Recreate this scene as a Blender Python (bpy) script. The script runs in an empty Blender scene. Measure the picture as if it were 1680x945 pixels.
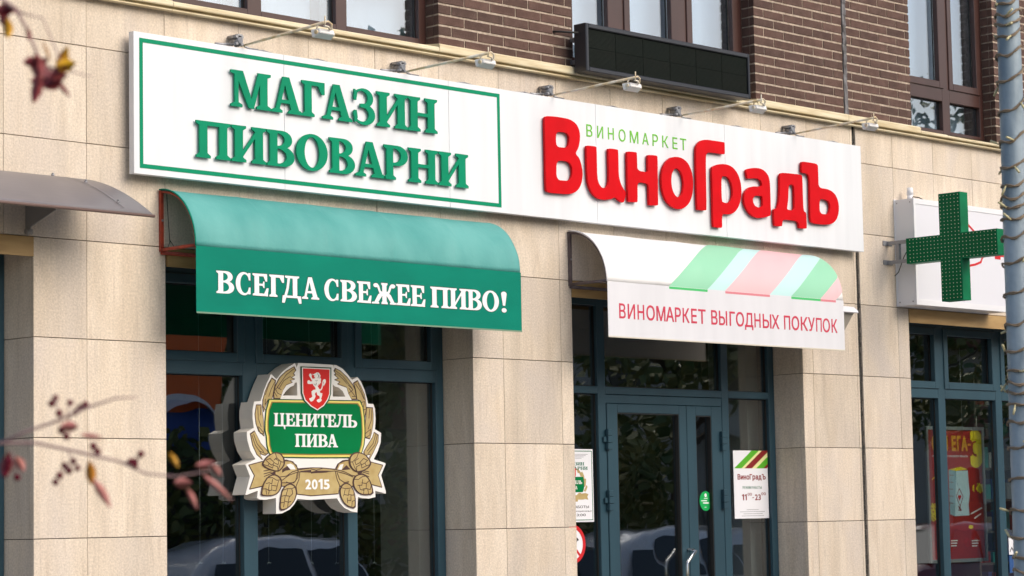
import bpy, bmesh, math, random
from mathutils import Vector, Matrix
from mathutils.geometry import delaunay_2d_cdt
random.seed(7)
R = math.radians
scene = bpy.context.scene
C = scene.collection

# ------------------------------------------------------------------ camera
FPX, YAW, PIT, ROLL = 4037.063, 0.7725030, 0.09426478, -0.01929419
CAM = Vector((-8.8546, -12.2352, 1.6048))
Fv = Vector((math.cos(PIT)*math.cos(YAW), math.cos(PIT)*math.sin(YAW), math.sin(PIT)))
R0 = Vector((math.sin(YAW), -math.cos(YAW), 0)); U0 = R0.cross(Fv)
Rv = R0*math.cos(ROLL)+U0*math.sin(ROLL); Uv = U0*math.cos(ROLL)-R0*math.sin(ROLL)
camd = bpy.data.cameras.new('camera'); cam = bpy.data.objects.new('camera', camd); C.objects.link(cam)
mw = Matrix((Rv, Uv, -Fv)).transposed().to_4x4(); mw.translation = CAM
cam.matrix_world = mw
camd.sensor_width = 36; camd.lens = FPX/1680*36; camd.clip_start = .1; camd.clip_end = 600
camd.dof.use_dof = True; camd.dof.focus_distance = 16.5; camd.dof.aperture_fstop = 8
scene.camera = cam
# ------------------------------------------------------------------ light
SUN_EL, SUN_ROT = R(35), R(166)
world = bpy.data.worlds.new('World'); scene.world = world; world.use_nodes = True
nt = world.node_tree; bg = nt.nodes['Background']
sky = nt.nodes.new('ShaderNodeTexSky'); sky.sky_type = 'NISHITA'; sky.sun_disc = False
sky.sun_elevation = SUN_EL; sky.sun_rotation = SUN_ROT; sky.air_density = 1.0; sky.dust_density = 4.0; sky.ozone_density = 1.0
nt.links.new(sky.outputs[0], bg.inputs[0]); bg.inputs[1].default_value = 0.15
sd = bpy.data.lights.new('sun', 'SUN'); sd.energy = 1.3; sd.angle = R(50); sd.color = (1, .95, .89)
so = bpy.data.objects.new('sun', sd); C.objects.link(so)
sdir = Vector((math.sin(SUN_ROT)*math.cos(SUN_EL), math.cos(SUN_ROT)*math.cos(SUN_EL), math.sin(SUN_EL)))
so.rotation_euler = sdir.to_track_quat('Z', 'Y').to_euler(); so.location = (-5, -10, 20)
vs = scene.view_settings; scene.display_settings.display_device = 'sRGB'
vs.view_transform = 'Standard'; vs.look = 'None'; vs.gamma = 1; vs.exposure = 0.32

# ------------------------------------------------------------------ measuring: a point of the photo on a plane d metres out from the facade
def W(px, py, d=0.0):
    v = Fv + Rv*((px-840)/FPX) - Uv*((py-472.5)/FPX)
    t = (-d-CAM.y)/v.y
    return (CAM.x+t*v.x, CAM.z+t*v.z)
def ray(px, py, z):
    return CAM + (Fv + Rv*((px-840)/FPX) - Uv*((py-472.5)/FPX))*z

# ------------------------------------------------------------------ materials
def sl(c): return tuple(((x/255)/12.92 if x/255 <= .04045 else ((x/255+.055)/1.055)**2.4) for x in c)
MATS = {}
def mat(name, col, rough=.6, metal=0, var=0, scale=(3, 3, 3), col2=None, bump=0, bscale=40, rnd=0, coat=0, spec=.5):
    m = bpy.data.materials.new(name); m.use_nodes = True; t = m.node_tree; N = t.nodes; L = t.links
    p = N['Principled BSDF']; p.inputs['Roughness'].default_value = rough; p.inputs['Metallic'].default_value = metal
    p.inputs['Base Color'].default_value = (*col, 1); p.inputs['Specular IOR Level'].default_value = spec
    if coat: p.inputs['Coat Weight'].default_value = coat; p.inputs['Coat Roughness'].default_value = .1
    src = None
    g = N.new('ShaderNodeNewGeometry')
    if col2 is not None:
        mp = N.new('ShaderNodeMapping'); mp.inputs['Scale'].default_value = scale
        n = N.new('ShaderNodeTexNoise'); n.inputs['Scale'].default_value = 1; n.inputs['Detail'].default_value = 5
        L.new(g.outputs['Position'], mp.inputs[0]); L.new(mp.outputs[0], n.inputs[0])
        if rnd:
            oi = N.new('ShaderNodeObjectInfo'); cm = N.new('ShaderNodeCombineXYZ'); mu = N.new('ShaderNodeMath'); mu.operation = 'MULTIPLY'; mu.inputs[1].default_value = 37
            L.new(oi.outputs['Random'], mu.inputs[0]); L.new(mu.outputs[0], cm.inputs[0]); L.new(mu.outputs[0], cm.inputs[1]); L.new(cm.outputs[0], mp.inputs['Location'])
        mr = N.new('ShaderNodeMapRange'); mr.inputs[1].default_value = .35; mr.inputs[2].default_value = .68
        L.new(n.outputs[0], mr.inputs[0])
        mx = N.new('ShaderNodeMix'); mx.data_type = 'RGBA'; mx.inputs[6].default_value = (*col, 1); mx.inputs[7].default_value = (*col2, 1)
        L.new(mr.outputs[0], mx.inputs[0]); src = mx.outputs[2]
    if rnd:
        oi = N.new('ShaderNodeObjectInfo'); hs = N.new('ShaderNodeHueSaturation')
        mr2 = N.new('ShaderNodeMapRange'); mr2.inputs[3].default_value = 1-rnd; mr2.inputs[4].default_value = 1+rnd
        L.new(oi.outputs['Random'], mr2.inputs[0]); L.new(mr2.outputs[0], hs.inputs['Value'])
        if src: L.new(src, hs.inputs['Color'])
        else: hs.inputs['Color'].default_value = (*col, 1)
        src = hs.outputs[0]
    if src: L.new(src, p.inputs['Base Color'])
    if bump:
        n2 = N.new('ShaderNodeTexNoise'); n2.inputs['Scale'].default_value = bscale; n2.inputs['Detail'].default_value = 6
        L.new(g.outputs['Position'], n2.inputs[0])
        b = N.new('ShaderNodeBump'); b.inputs['Strength'].default_value = bump; b.inputs['Distance'].default_value = .01
        L.new(n2.outputs[0], b.inputs['Height']); L.new(b.outputs[0], p.inputs['Normal'])
    MATS[name] = m
    return m
def glassmat(name, ior, tint=(.8, .84, .82)):
    m = bpy.data.materials.new(name); m.use_nodes = True; t = m.node_tree; N = t.nodes; L = t.links
    N.remove(N['Principled BSDF']); out = N['Material Output']
    tr = N.new('ShaderNodeBsdfTransparent'); tr.inputs[0].default_value = (*tint, 1)
    gl = N.new('ShaderNodeBsdfGlossy'); gl.inputs['Roughness'].default_value = .0; gl.inputs[0].default_value = (.95, .97, 1, 1)
    lw = N.new('ShaderNodeLayerWeight'); lw.inputs[0].default_value = .5; pw = N.new('ShaderNodeMath'); pw.operation = 'POWER'; pw.inputs[1].default_value = 4.5
    L.new(lw.outputs['Facing'], pw.inputs[0]); fr = N.new('ShaderNodeMath'); fr.operation = 'MULTIPLY_ADD'; fr.inputs[1].default_value = 1-ior; fr.inputs[2].default_value = ior; L.new(pw.outputs[0], fr.inputs[0])
    mx = N.new('ShaderNodeMixShader'); L.new(fr.outputs[0], mx.inputs[0]); L.new(tr.outputs[0], mx.inputs[1]); L.new(gl.outputs[0], mx.inputs[2])
    n = N.new('ShaderNodeTexNoise'); n.inputs['Scale'].default_value = 1.3; g = N.new('ShaderNodeNewGeometry'); L.new(g.outputs['Position'], n.inputs[0])
    b = N.new('ShaderNodeBump'); b.inputs['Strength'].default_value = .12; b.inputs['Distance'].default_value = .02; L.new(n.outputs[0], b.inputs['Height']); L.new(b.outputs[0], gl.inputs['Normal'])
    L.new(mx.outputs[0], out.inputs[0]); return m
# stone: pale limestone cladding with vertical veins
def stonemat():
    m = mat('stone', (.60, .49, .375), .78, bump=.25, bscale=90)
    t = m.node_tree; N = t.nodes; L = t.links; p = N['Principled BSDF']; g = N.new('ShaderNodeNewGeometry'); oi = N.new('ShaderNodeObjectInfo')
    mu = N.new('ShaderNodeVectorMath'); mu.operation = 'MULTIPLY_ADD'; cb = N.new('ShaderNodeCombineXYZ')
    for i in range(3): L.new(oi.outputs['Random'], cb.inputs[i])
    mu.inputs[1].default_value = (31, 57, 43); L.new(cb.outputs[0], mu.inputs[0]); L.new(g.outputs['Position'], mu.inputs[2])
    def noise(sc, det=5, dist=0):
        mp = N.new('ShaderNodeMapping'); mp.inputs['Scale'].default_value = sc; n = N.new('ShaderNodeTexNoise'); n.inputs['Scale'].default_value = 1
        n.inputs['Detail'].default_value = det; n.inputs['Distortion'].default_value = dist; L.new(mu.outputs[0], mp.inputs[0]); L.new(mp.outputs[0], n.inputs[0]); return n.outputs[0]
    def mixc(fac, a, b, lo, hi):
        mr = N.new('ShaderNodeMapRange'); mr.inputs[1].default_value = lo; mr.inputs[2].default_value = hi; L.new(fac, mr.inputs[0])
        x = N.new('ShaderNodeMix'); x.data_type = 'RGBA'; L.new(mr.outputs[0], x.inputs[0])
        if isinstance(a, tuple): x.inputs[6].default_value = (*a, 1)
        else: L.new(a, x.inputs[6])
        x.inputs[7].default_value = (*b, 1); return x.outputs[2]
    c = mixc(noise((6, 6, 1.2), 7, 1.5), (.625, .53, .42), (.715, .625, .515), .32, .68)
    c = mixc(noise((2.2, 2.2, 1.1), 3, .5), c, (.60, .53, .465), .47, .75)
    c = mixc(noise((24, 24, 1.6), 5, 1.6), c, (.50, .415, .33), .55, .9)
    hs = N.new('ShaderNodeHueSaturation'); mr = N.new('ShaderNodeMapRange'); mr.inputs[3].default_value = .88; mr.inputs[4].default_value = 1.07
    L.new(oi.outputs['Random'], mr.inputs[0]); L.new(mr.outputs[0], hs.inputs['Value']); L.new(c, hs.inputs['Color'])
    # fine grain and a few pores
    n = N.new('ShaderNodeTexNoise'); n.inputs['Scale'].default_value = 75; n.inputs['Detail'].default_value = 5; L.new(g.outputs['Position'], n.inputs[0])
    mr3 = N.new('ShaderNodeMapRange'); mr3.inputs[1].default_value = .3; mr3.inputs[2].default_value = .7; mr3.inputs[3].default_value = .84; mr3.inputs[4].default_value = 1.12; L.new(n.outputs[0], mr3.inputs[0])
    vm = N.new('ShaderNodeVectorMath'); vm.operation = 'MULTIPLY'; L.new(hs.outputs[0], vm.inputs[0]); L.new(mr3.outputs[0], vm.inputs[1])
    mp = N.new('ShaderNodeMapping'); mp.inputs['Scale'].default_value = (5, 5, .35); nw = N.new('ShaderNodeTexNoise'); nw.inputs['Scale'].default_value = 1; nw.inputs['Detail'].default_value = 7; L.new(g.outputs['Position'], mp.inputs[0]); L.new(mp.outputs[0], nw.inputs[0])
    mrw = N.new('ShaderNodeMapRange'); mrw.inputs[1].default_value = .5; mrw.inputs[2].default_value = .75; mrw.inputs[3].default_value = 1.0; mrw.inputs[4].default_value = .84; L.new(nw.outputs[0], mrw.inputs[0])
    v2 = N.new('ShaderNodeVectorMath'); v2.operation = 'MULTIPLY'; L.new(vm.outputs[0], v2.inputs[0]); L.new(mrw.outputs[0], v2.inputs[1])
    L.new(v2.outputs[0], p.inputs['Base Color']); return m
STONE = stonemat()
def brickmat():
    m = mat('brick', (.078, .040, .031), .85, rnd=.22, col2=(.115, .064, .050), scale=(9, 9, 16), bump=.9, bscale=120)
    t = m.node_tree; N = t.nodes; L = t.links; p = N['Principled BSDF']; src = p.inputs['Base Color'].links[0].from_socket
    g = N.new('ShaderNodeNewGeometry'); n = N.new('ShaderNodeTexNoise'); n.inputs['Scale'].default_value = 7; n.inputs['Detail'].default_value = 8; n.inputs['Roughness'].default_value = .7; L.new(g.outputs['Position'], n.inputs[0])
    mr = N.new('ShaderNodeMapRange'); mr.inputs[1].default_value = .50; mr.inputs[2].default_value = .85; mr.inputs[4].default_value = .35; L.new(n.outputs[0], mr.inputs[0])
    x = N.new('ShaderNodeMix'); x.data_type = 'RGBA'; x.inputs[7].default_value = (.26, .19, .15, 1); L.new(mr.outputs[0], x.inputs[0]); L.new(src, x.inputs[6]); L.new(x.outputs[2], p.inputs['Base Color'])
    return m
BRICK = brickmat()
MORTAR = mat('mortar', (.56, .47, .38), .9, col2=(.34, .27, .21), scale=(30, 30, 30), bump=1.0, bscale=150)
BACK = mat('wall_backing', (.12, .09, .07), .95)
WHITEP = mat('sign_white', (.76, .79, .83), .35, col2=(.69, .72, .76), scale=(7, 1, .5), spec=.4)
WSIDE = mat('sign_edge', (.72, .70, .68), .5)
GREENL = mat('letter_green', sl((2, 140, 102)), .42, spec=.12, col2=sl((2, 132, 96)), scale=(5, 5, 5))
GREENB = mat('border_green', sl((6, 135, 98)), .4, spec=.12)
REDL = mat('letter_red', sl((208, 0, 16)), .45, spec=.12, col2=sl((198, 0, 14)), scale=(6, 6, 6))
LIME = mat('letter_lime', sl((110, 190, 60)), .4, spec=.12)
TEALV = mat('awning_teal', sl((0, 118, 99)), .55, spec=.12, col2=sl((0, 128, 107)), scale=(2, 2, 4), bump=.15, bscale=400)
TEALC = mat('awning_teal_faded_sheen', sl((74, 148, 144)), .55, col2=sl((98, 166, 162)), scale=(3, 3, 1.2), bump=.3, bscale=30, spec=.3)  # paler than the valance: fading plus the sky's sheen painted into the colour
AWHITE = mat('awning_white', (.80, .80, .80), .55, col2=(.75, .75, .76), scale=(2, 2, 3))
VWHITE = mat('valance_white', (.70, .71, .75), .55, col2=(.66, .67, .71), scale=(8, 8, 1))
PGREEN = mat('stripe_green', sl((142, 204, 170)), .5); PPINK = mat('stripe_pink', sl((228, 184, 188)), .5); PPALE = mat('stripe_pale', sl((186, 222, 222)), .5)
SGREEN = mat('hem_green', sl((70, 190, 110)), .5); SPINK = mat('hem_pink', sl((214, 130, 140)), .5)
CRIM = mat('print_crimson', sl((196, 50, 78)), .5); TXTW = mat('print_white', (.83, .83, .84), .5); OUTL = mat('print_dark_teal', sl((8, 84, 76)), .5)
REDTUBE = mat('red_painted_tube', sl((168, 62, 38)), .5, col2=sl((130, 44, 28)), scale=(20, 20, 20), bump=.2)
GREYTUBE = mat('grey_painted_tube', sl((98, 88, 92)), .5, col2=sl((78, 66, 68)), scale=(14, 14, 14))
CREAM = mat('cream_flashing', sl((222, 212, 182)), .5, col2=sl((196, 178, 140)), scale=(3, 3, 30), spec=.4)
OCHRE = mat('ochre_lintel', sl((176, 146, 98)), .55, col2=sl((156, 124, 78)), scale=(3, 3, 20))
BROWNF = mat('brown_frame', sl((62, 40, 36)), .32, col2=sl((70, 46, 42)), scale=(4, 4, 4), spec=.6)
BLUEF = mat('blue_grey_frame', sl((42, 74, 88)), .42, col2=sl((36, 64, 77)), scale=(3, 3, 1), spec=.5)
GASKET = mat('gasket', (.01, .011, .012), .6)
GLASS = glassmat('shop_glass', .19, (.86, .90, .88)); GLASSU = glassmat('upper_glass', .24, (.86, .92, .97))
CHROME = mat('chrome', (.75, .76, .78), .12, 1)
DARKM = mat('anthracite_metal', (.022, .025, .034), .35, .2, spec=.6)
LED = mat('led_module', (.006, .010, .009), .8, rnd=.45, col2=(.012, .011, .010), scale=(2, 2, 3), spec=.15)
LEDS = mat('led_louvre', (.014, .022, .018), .7, spec=.2)
LAMPC = mat('lamp_cream', sl((224, 220, 208)), .45, col2=sl((206, 180, 132)), scale=(14, 14, 14))
LAMPW = mat('lamp_white', (.72, .72, .72), .4)
LAMPG = mat('lamp_glass', (.45, .48, .5), .1, spec=.8)
ZINC = mat('zinc', (.34, .35, .37), .4, .6, col2=(.22, .22, .24), scale=(30, 30, 30))
RUBBER = mat('black_rubber', (.012, .012, .012), .6)
SEALB = mat('grey_sealant', (.20, .20, .21), .8, col2=(.05, .045, .045), scale=(22, 22, 12), bump=1, bscale=50)
SEAL = mat('sealant', (.05, .045, .04), .8, col2=(.012, .011, .01), scale=(14, 14, 18), bump=1, bscale=60)
CROSSG = mat('cross_green', sl((14, 122, 80)), .45, spec=.12, col2=sl((12, 100, 64)), scale=(5, 5, 5)); CROSSF = mat('cross_face', sl((0, 96, 56)), .4, spec=.12)
DIODE = mat('diode', (.62, .80, .55), .3)
BOXW = mat('lightbox_white', (.78, .79, .82), .4, col2=(.74, .75, .79), scale=(2, 2, 2)); BOXF = mat('lightbox_film', (.70, .71, .77), .45)
GOLD = mat('print_gold', sl((188, 168, 116)), .45, col2=sl((174, 150, 96)), scale=(16, 16, 16)); DGOLD = mat('print_dark_gold', sl((140, 108, 50)), .45); BRWN = mat('print_brown', sl((70, 46, 42)), .5)
CRESTG = mat('crest_green', sl((0, 118, 66)), .4, spec=.12, col2=sl((0, 108, 58)), scale=(4, 4, 4)); CRESTDG = mat('crest_dark_green', sl((0, 70, 38)), .4); CRESTY = mat('crest_yellow', sl((222, 208, 112)), .4)
CRESTR = mat('crest_red', sl((206, 26, 20)), .4); CRESTW = mat('crest_white', (.80, .79, .77), .45); CRESTS = mat('crest_side', sl((232, 226, 216)), .55)
POLEM = mat('galvanised_pole', sl((158, 174, 186)), .5, .1, col2=sl((116, 134, 148)), scale=(9, 9, 3), bump=.2)
WIRE = mat('twisted_wire', sl((128, 112, 92)), .6); BULB = mat('bulb_sleeve', sl((206, 196, 150)), .35)
PAPER = mat('paper_white', (.80, .81, .86), .5); INKG = mat('ink_green', sl((22, 110, 84)), .5); INKR = mat('ink_red', sl((200, 20, 30)), .5); INKD = mat('ink_dark_red', sl((130, 20, 24)), .5); INKK = mat('ink_black', (.02, .02, .02), .5); INKGR = mat('ink_grey', (.3, .3, .34), .5)
PGR = mat('poster_green', sl((84, 172, 30)), .5); PCR = mat('poster_cream', sl((226, 226, 160)), .5); PMAR = mat('poster_maroon', sl((170, 34, 26)), .45, col2=sl((150, 28, 24)), scale=(3, 3, 3)); PYEL = mat('poster_yellow', sl((245, 222, 24)), .45); PORG = mat('poster_orange', sl((222, 160, 40)), .45)
BOXBL = mat('carton_pale_blue', sl((196, 224, 236)), .45); BOXSD = mat('carton_side', sl((140, 176, 190)), .5); SILV = mat('snap_frame', (.42, .46, .48), .35, .5)
STICK = mat('sticker_green', sl((10, 168, 84)), .4)
CURT = mat('curtain_cloth', (.50, .56, .62), .8); CURT2 = mat('grey_blind', (.42, .41, .40), .8)
LEAFR = mat('leaf_red', sl((112, 26, 42)), .5, col2=sl((132, 60, 60)), scale=(60, 60, 60)); LEAFY = mat('leaf_yellow', sl((206, 158, 20)), .5, col2=sl((176, 120, 20)), scale=(60, 60, 60)); LEAFP = mat('leaf_pink', sl((190, 120, 116)), .5, col2=sl((150, 92, 84)), scale=(90, 90, 90)); BERRY = mat('berry_skin', sl((92, 2, 30)), .45, spec=.2); TWIG = mat('twig_bark', sl((150, 122, 122)), .7); LEAFB = mat('leaf_brown', sl((168, 110, 20)), .5)
PAVE = mat('paving', (.30, .285, .27), .85, col2=(.24, .23, .22), scale=(2, 2, 2), bump=.3); ASPH = mat('asphalt', (.05, .05, .052), .9, col2=(.065, .065, .065), scale=(4, 4, 4), bump=.4, bscale=80); KERB = mat('kerb_stone', (.35, .34, .33), .8, rnd=.1)
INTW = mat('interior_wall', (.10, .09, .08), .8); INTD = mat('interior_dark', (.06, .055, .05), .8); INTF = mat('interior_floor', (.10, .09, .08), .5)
GRASS = mat('grass', (.05, .08, .025), .9, col2=(.08, .11, .04), scale=(3, 3, 3))
FOL = mat('foliage', (.06, .11, .03), .6, rnd=0, col2=(.22, .20, .05), scale=(2, 2, 2)); BARK = mat('bark', (.10, .08, .06), .9, bump=.6, bscale=20)

# ------------------------------------------------------------------ objects
def reg(name, me, parent=None, kind=None, label=None, cat=None, group=None):
    o = bpy.data.objects.new(name, me); C.objects.link(o)
    if parent is not None: o.parent = parent
    if kind: o['kind'] = kind
    if label: o['label'] = label
    if cat: o['category'] = cat
    if group: o['group'] = group
    return o
def thing(name, label, cat, group=None, loc=(0, 0, 0)):
    o = reg(name, None, None, None, label, cat, group); o.location = loc; o.empty_display_size = .1; return o
def finish(name, bm, m, parent=None, smooth=False, **k):
    lo = [v for v in bm.verts if not v.link_faces]
    for v in lo: bm.verts.remove(v)
    me = bpy.data.meshes.new(name); bm.normal_update(); bm.to_mesh(me); bm.free()
    for x in (m if isinstance(m, (list, tuple)) else [m]): me.materials.append(x)
    if smooth:
        for f in me.polygons: f.use_smooth = True
    return reg(name, me, parent, **k)
def NB(): return bmesh.new()
def abox(bm, x0, x1, y0, y1, z0, z1, mi=0, ch=0):
    """box between corners; ch chamfers the street-side (-Y) edges"""
    if ch:
        b = [(x0, y1, z0), (x1, y1, z0), (x1, y1, z1), (x0, y1, z1)]; mrow = [(x0, y0+ch, z0), (x1, y0+ch, z0), (x1, y0+ch, z1), (x0, y0+ch, z1)]
        f = [(x0+ch, y0, z0+ch), (x1-ch, y0, z0+ch), (x1-ch, y0, z1-ch), (x0+ch, y0, z1-ch)]
        v = [bm.verts.new(c) for c in b+mrow+f]
        fs = [v[8:12][::1], [v[3], v[2], v[1], v[0]]]
        for a in range(4):
            n = (a+1) % 4
            fs.append([v[4+a], v[4+n], v[8+n], v[8+a]]); fs.append([v[a], v[n], v[4+n], v[4+a]])
    else:
        v = [bm.verts.new(c) for c in ((x0, y0, z0), (x1, y0, z0), (x1, y1, z0), (x0, y1, z0), (x0, y0, z1), (x1, y0, z1), (x1, y1, z1), (x0, y1, z1))]
        fs = [[v[i] for i in q] for q in ((3, 2, 1, 0), (4, 5, 6, 7), (0, 1, 5, 4), (1, 2, 6, 5), (2, 3, 7, 6), (3, 0, 4, 7))]
    out = []
    for q in fs: fc = bm.faces.new(q); fc.material_index = mi; out.append(fc)
    return out
def box(name, x0, x1, d0, d1, z0, z1, m, parent=None, ch=0, **k):
    """d is measured outwards from the facade: street side is d1"""
    bm = NB(); abox(bm, x0, x1, -d1, -d0, z0, z1, 0, ch); return finish(name, bm, m, parent, **k)
def tube(bm, pts, r, n=8, mi=0, cap=True):
    pts = [Vector(p) for p in pts]; rs = r if isinstance(r, (list, tuple)) else [r]*len(pts); rings = []; a = None
    for i, p in enumerate(pts):
        d = (pts[min(i+1, len(pts)-1)]-pts[max(i-1, 0)]).normalized()
        if a is None: a = d.orthogonal().normalized()
        else: a = (a-d*a.dot(d)).normalized()
        b = d.cross(a); rings.append([bm.verts.new(p+(a*math.cos(2*math.pi*k/n)+b*math.sin(2*math.pi*k/n))*rs[i]) for k in range(n)])
    for u, v in zip(rings, rings[1:]):
        for k in range(n): f = bm.faces.new((u[k], u[(k+1) % n], v[(k+1) % n], v[k])); f.material_index = mi; f.smooth = True
    if cap:
        f = bm.faces.new(rings[0][::-1]); f.material_index = mi; f = bm.faces.new(rings[-1]); f.material_index = mi
def inpoly(x, y, P):
    c = False; j = len(P)-1
    for i in range(len(P)):
        xi, yi = P[i]; xj, yj = P[j]
        if (yi > y) != (yj > y) and x < (xj-xi)*(y-yi)/(yj-yi)+xi: c = not c
        j = i
    return c
def plate(bm, ops, d0, d1, mi=0, side=None):
    if not ops: return
    """ops: list of ('+'|'-', polygon in (X, Z)); makes a plate from d0 to d1 with that outline"""
    vs_, es = [], []; side = mi if side is None else side
    for s, P in ops:
        n0 = len(vs_); vs_ += [Vector(p) for p in P]; es += [(n0+i, n0+(i+1) % len(P)) for i in range(len(P))]
    V, E, F, *_ = delaunay_2d_cdt(vs_, es, [], 0, 1e-5)
    keep = []
    for f in F:
        cx = sum(V[i][0] for i in f)/len(f); cz = sum(V[i][1] for i in f)/len(f); on = False
        for s, P in ops:
            if (s == '+') != on and inpoly(cx, cz, P): on = s == '+'
        if on: keep.append(f)
    fr, bk = {}, {}
    def gv(dic, i, d):
        if i not in dic: dic[i] = bm.verts.new((V[i][0], -d, V[i][1]))
        return dic[i]
    edges = {}
    for f in keep:
        ar = sum(V[f[i]][0]*V[f[(i+1) % len(f)]][1]-V[f[(i+1) % len(f)]][0]*V[f[i]][1] for i in range(len(f)))
        f = list(f) if ar > 0 else list(f)[::-1]
        try: fc = bm.faces.new([gv(fr, i, d1) for i in f]); fc.material_index = mi
        except ValueError: continue
        for i in range(len(f)): edges[(f[i], f[(i+1) % len(f)])] = 1
        if d1-d0 > .004:
            fc = bm.faces.new([gv(bk, i, d0) for i in f[::-1]]); fc.material_index = mi
    for (a, b) in edges:
        if (b, a) not in edges:
            fc = bm.faces.new([gv(fr, b, d1), gv(fr, a, d1), gv(bk, a, d0), gv(bk, b, d0)]); fc.material_index = side
def chaikin(P, it=2, r=.22):
    for _ in range(it):
        Q = []
        for i in range(len(P)):
            a, b = P[i], P[(i+1) % len(P)]
            Q += [(a[0]+(b[0]-a[0])*r, a[1]+(b[1]-a[1])*r), (b[0]-(b[0]-a[0])*r, b[1]-(b[1]-a[1])*r)]
        P = Q
    return P
def rect(a, b, c, d): return [(a, b), (c, b), (c, d), (a, d)]
def ell(cx, cy, rx, ry, n=28): return [(cx+rx*math.cos(2*math.pi*i/n), cy+ry*math.sin(2*math.pi*i/n)) for i in range(n)]
def dshape(x0, x1, y0, y1, n=12, k=1.0):
    ry = (y1-y0)/2; rx = min(x1-x0, ry*1.15)*k; cy = (y0+y1)/2
    return [(x0, y0)]+[(x1-rx+rx*math.sin(math.pi*i/n), cy-ry*math.cos(math.pi*i/n)) for i in range(n+1)]+[(x0, y1)]
def strokeops(pts, w, closed=False, round_=False):
    o = []; n = len(pts)
    for i in range(n if closed else n-1):
        (x0, y0), (x1, y1) = pts[i], pts[(i+1) % n]; L = math.hypot(x1-x0, y1-y0) or 1e-9
        nx, ny = -(y1-y0)/L*w/2, (x1-x0)/L*w/2; ex, ey = (x1-x0)/L*w*.25, (y1-y0)/L*w*.25
        o.append(('+', [(x0+nx-ex, y0+ny-ey), (x0-nx-ex, y0-ny-ey), (x1-nx+ex, y1-ny+ey), (x1+nx+ex, y1+ny+ey)]))
    return o

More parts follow.
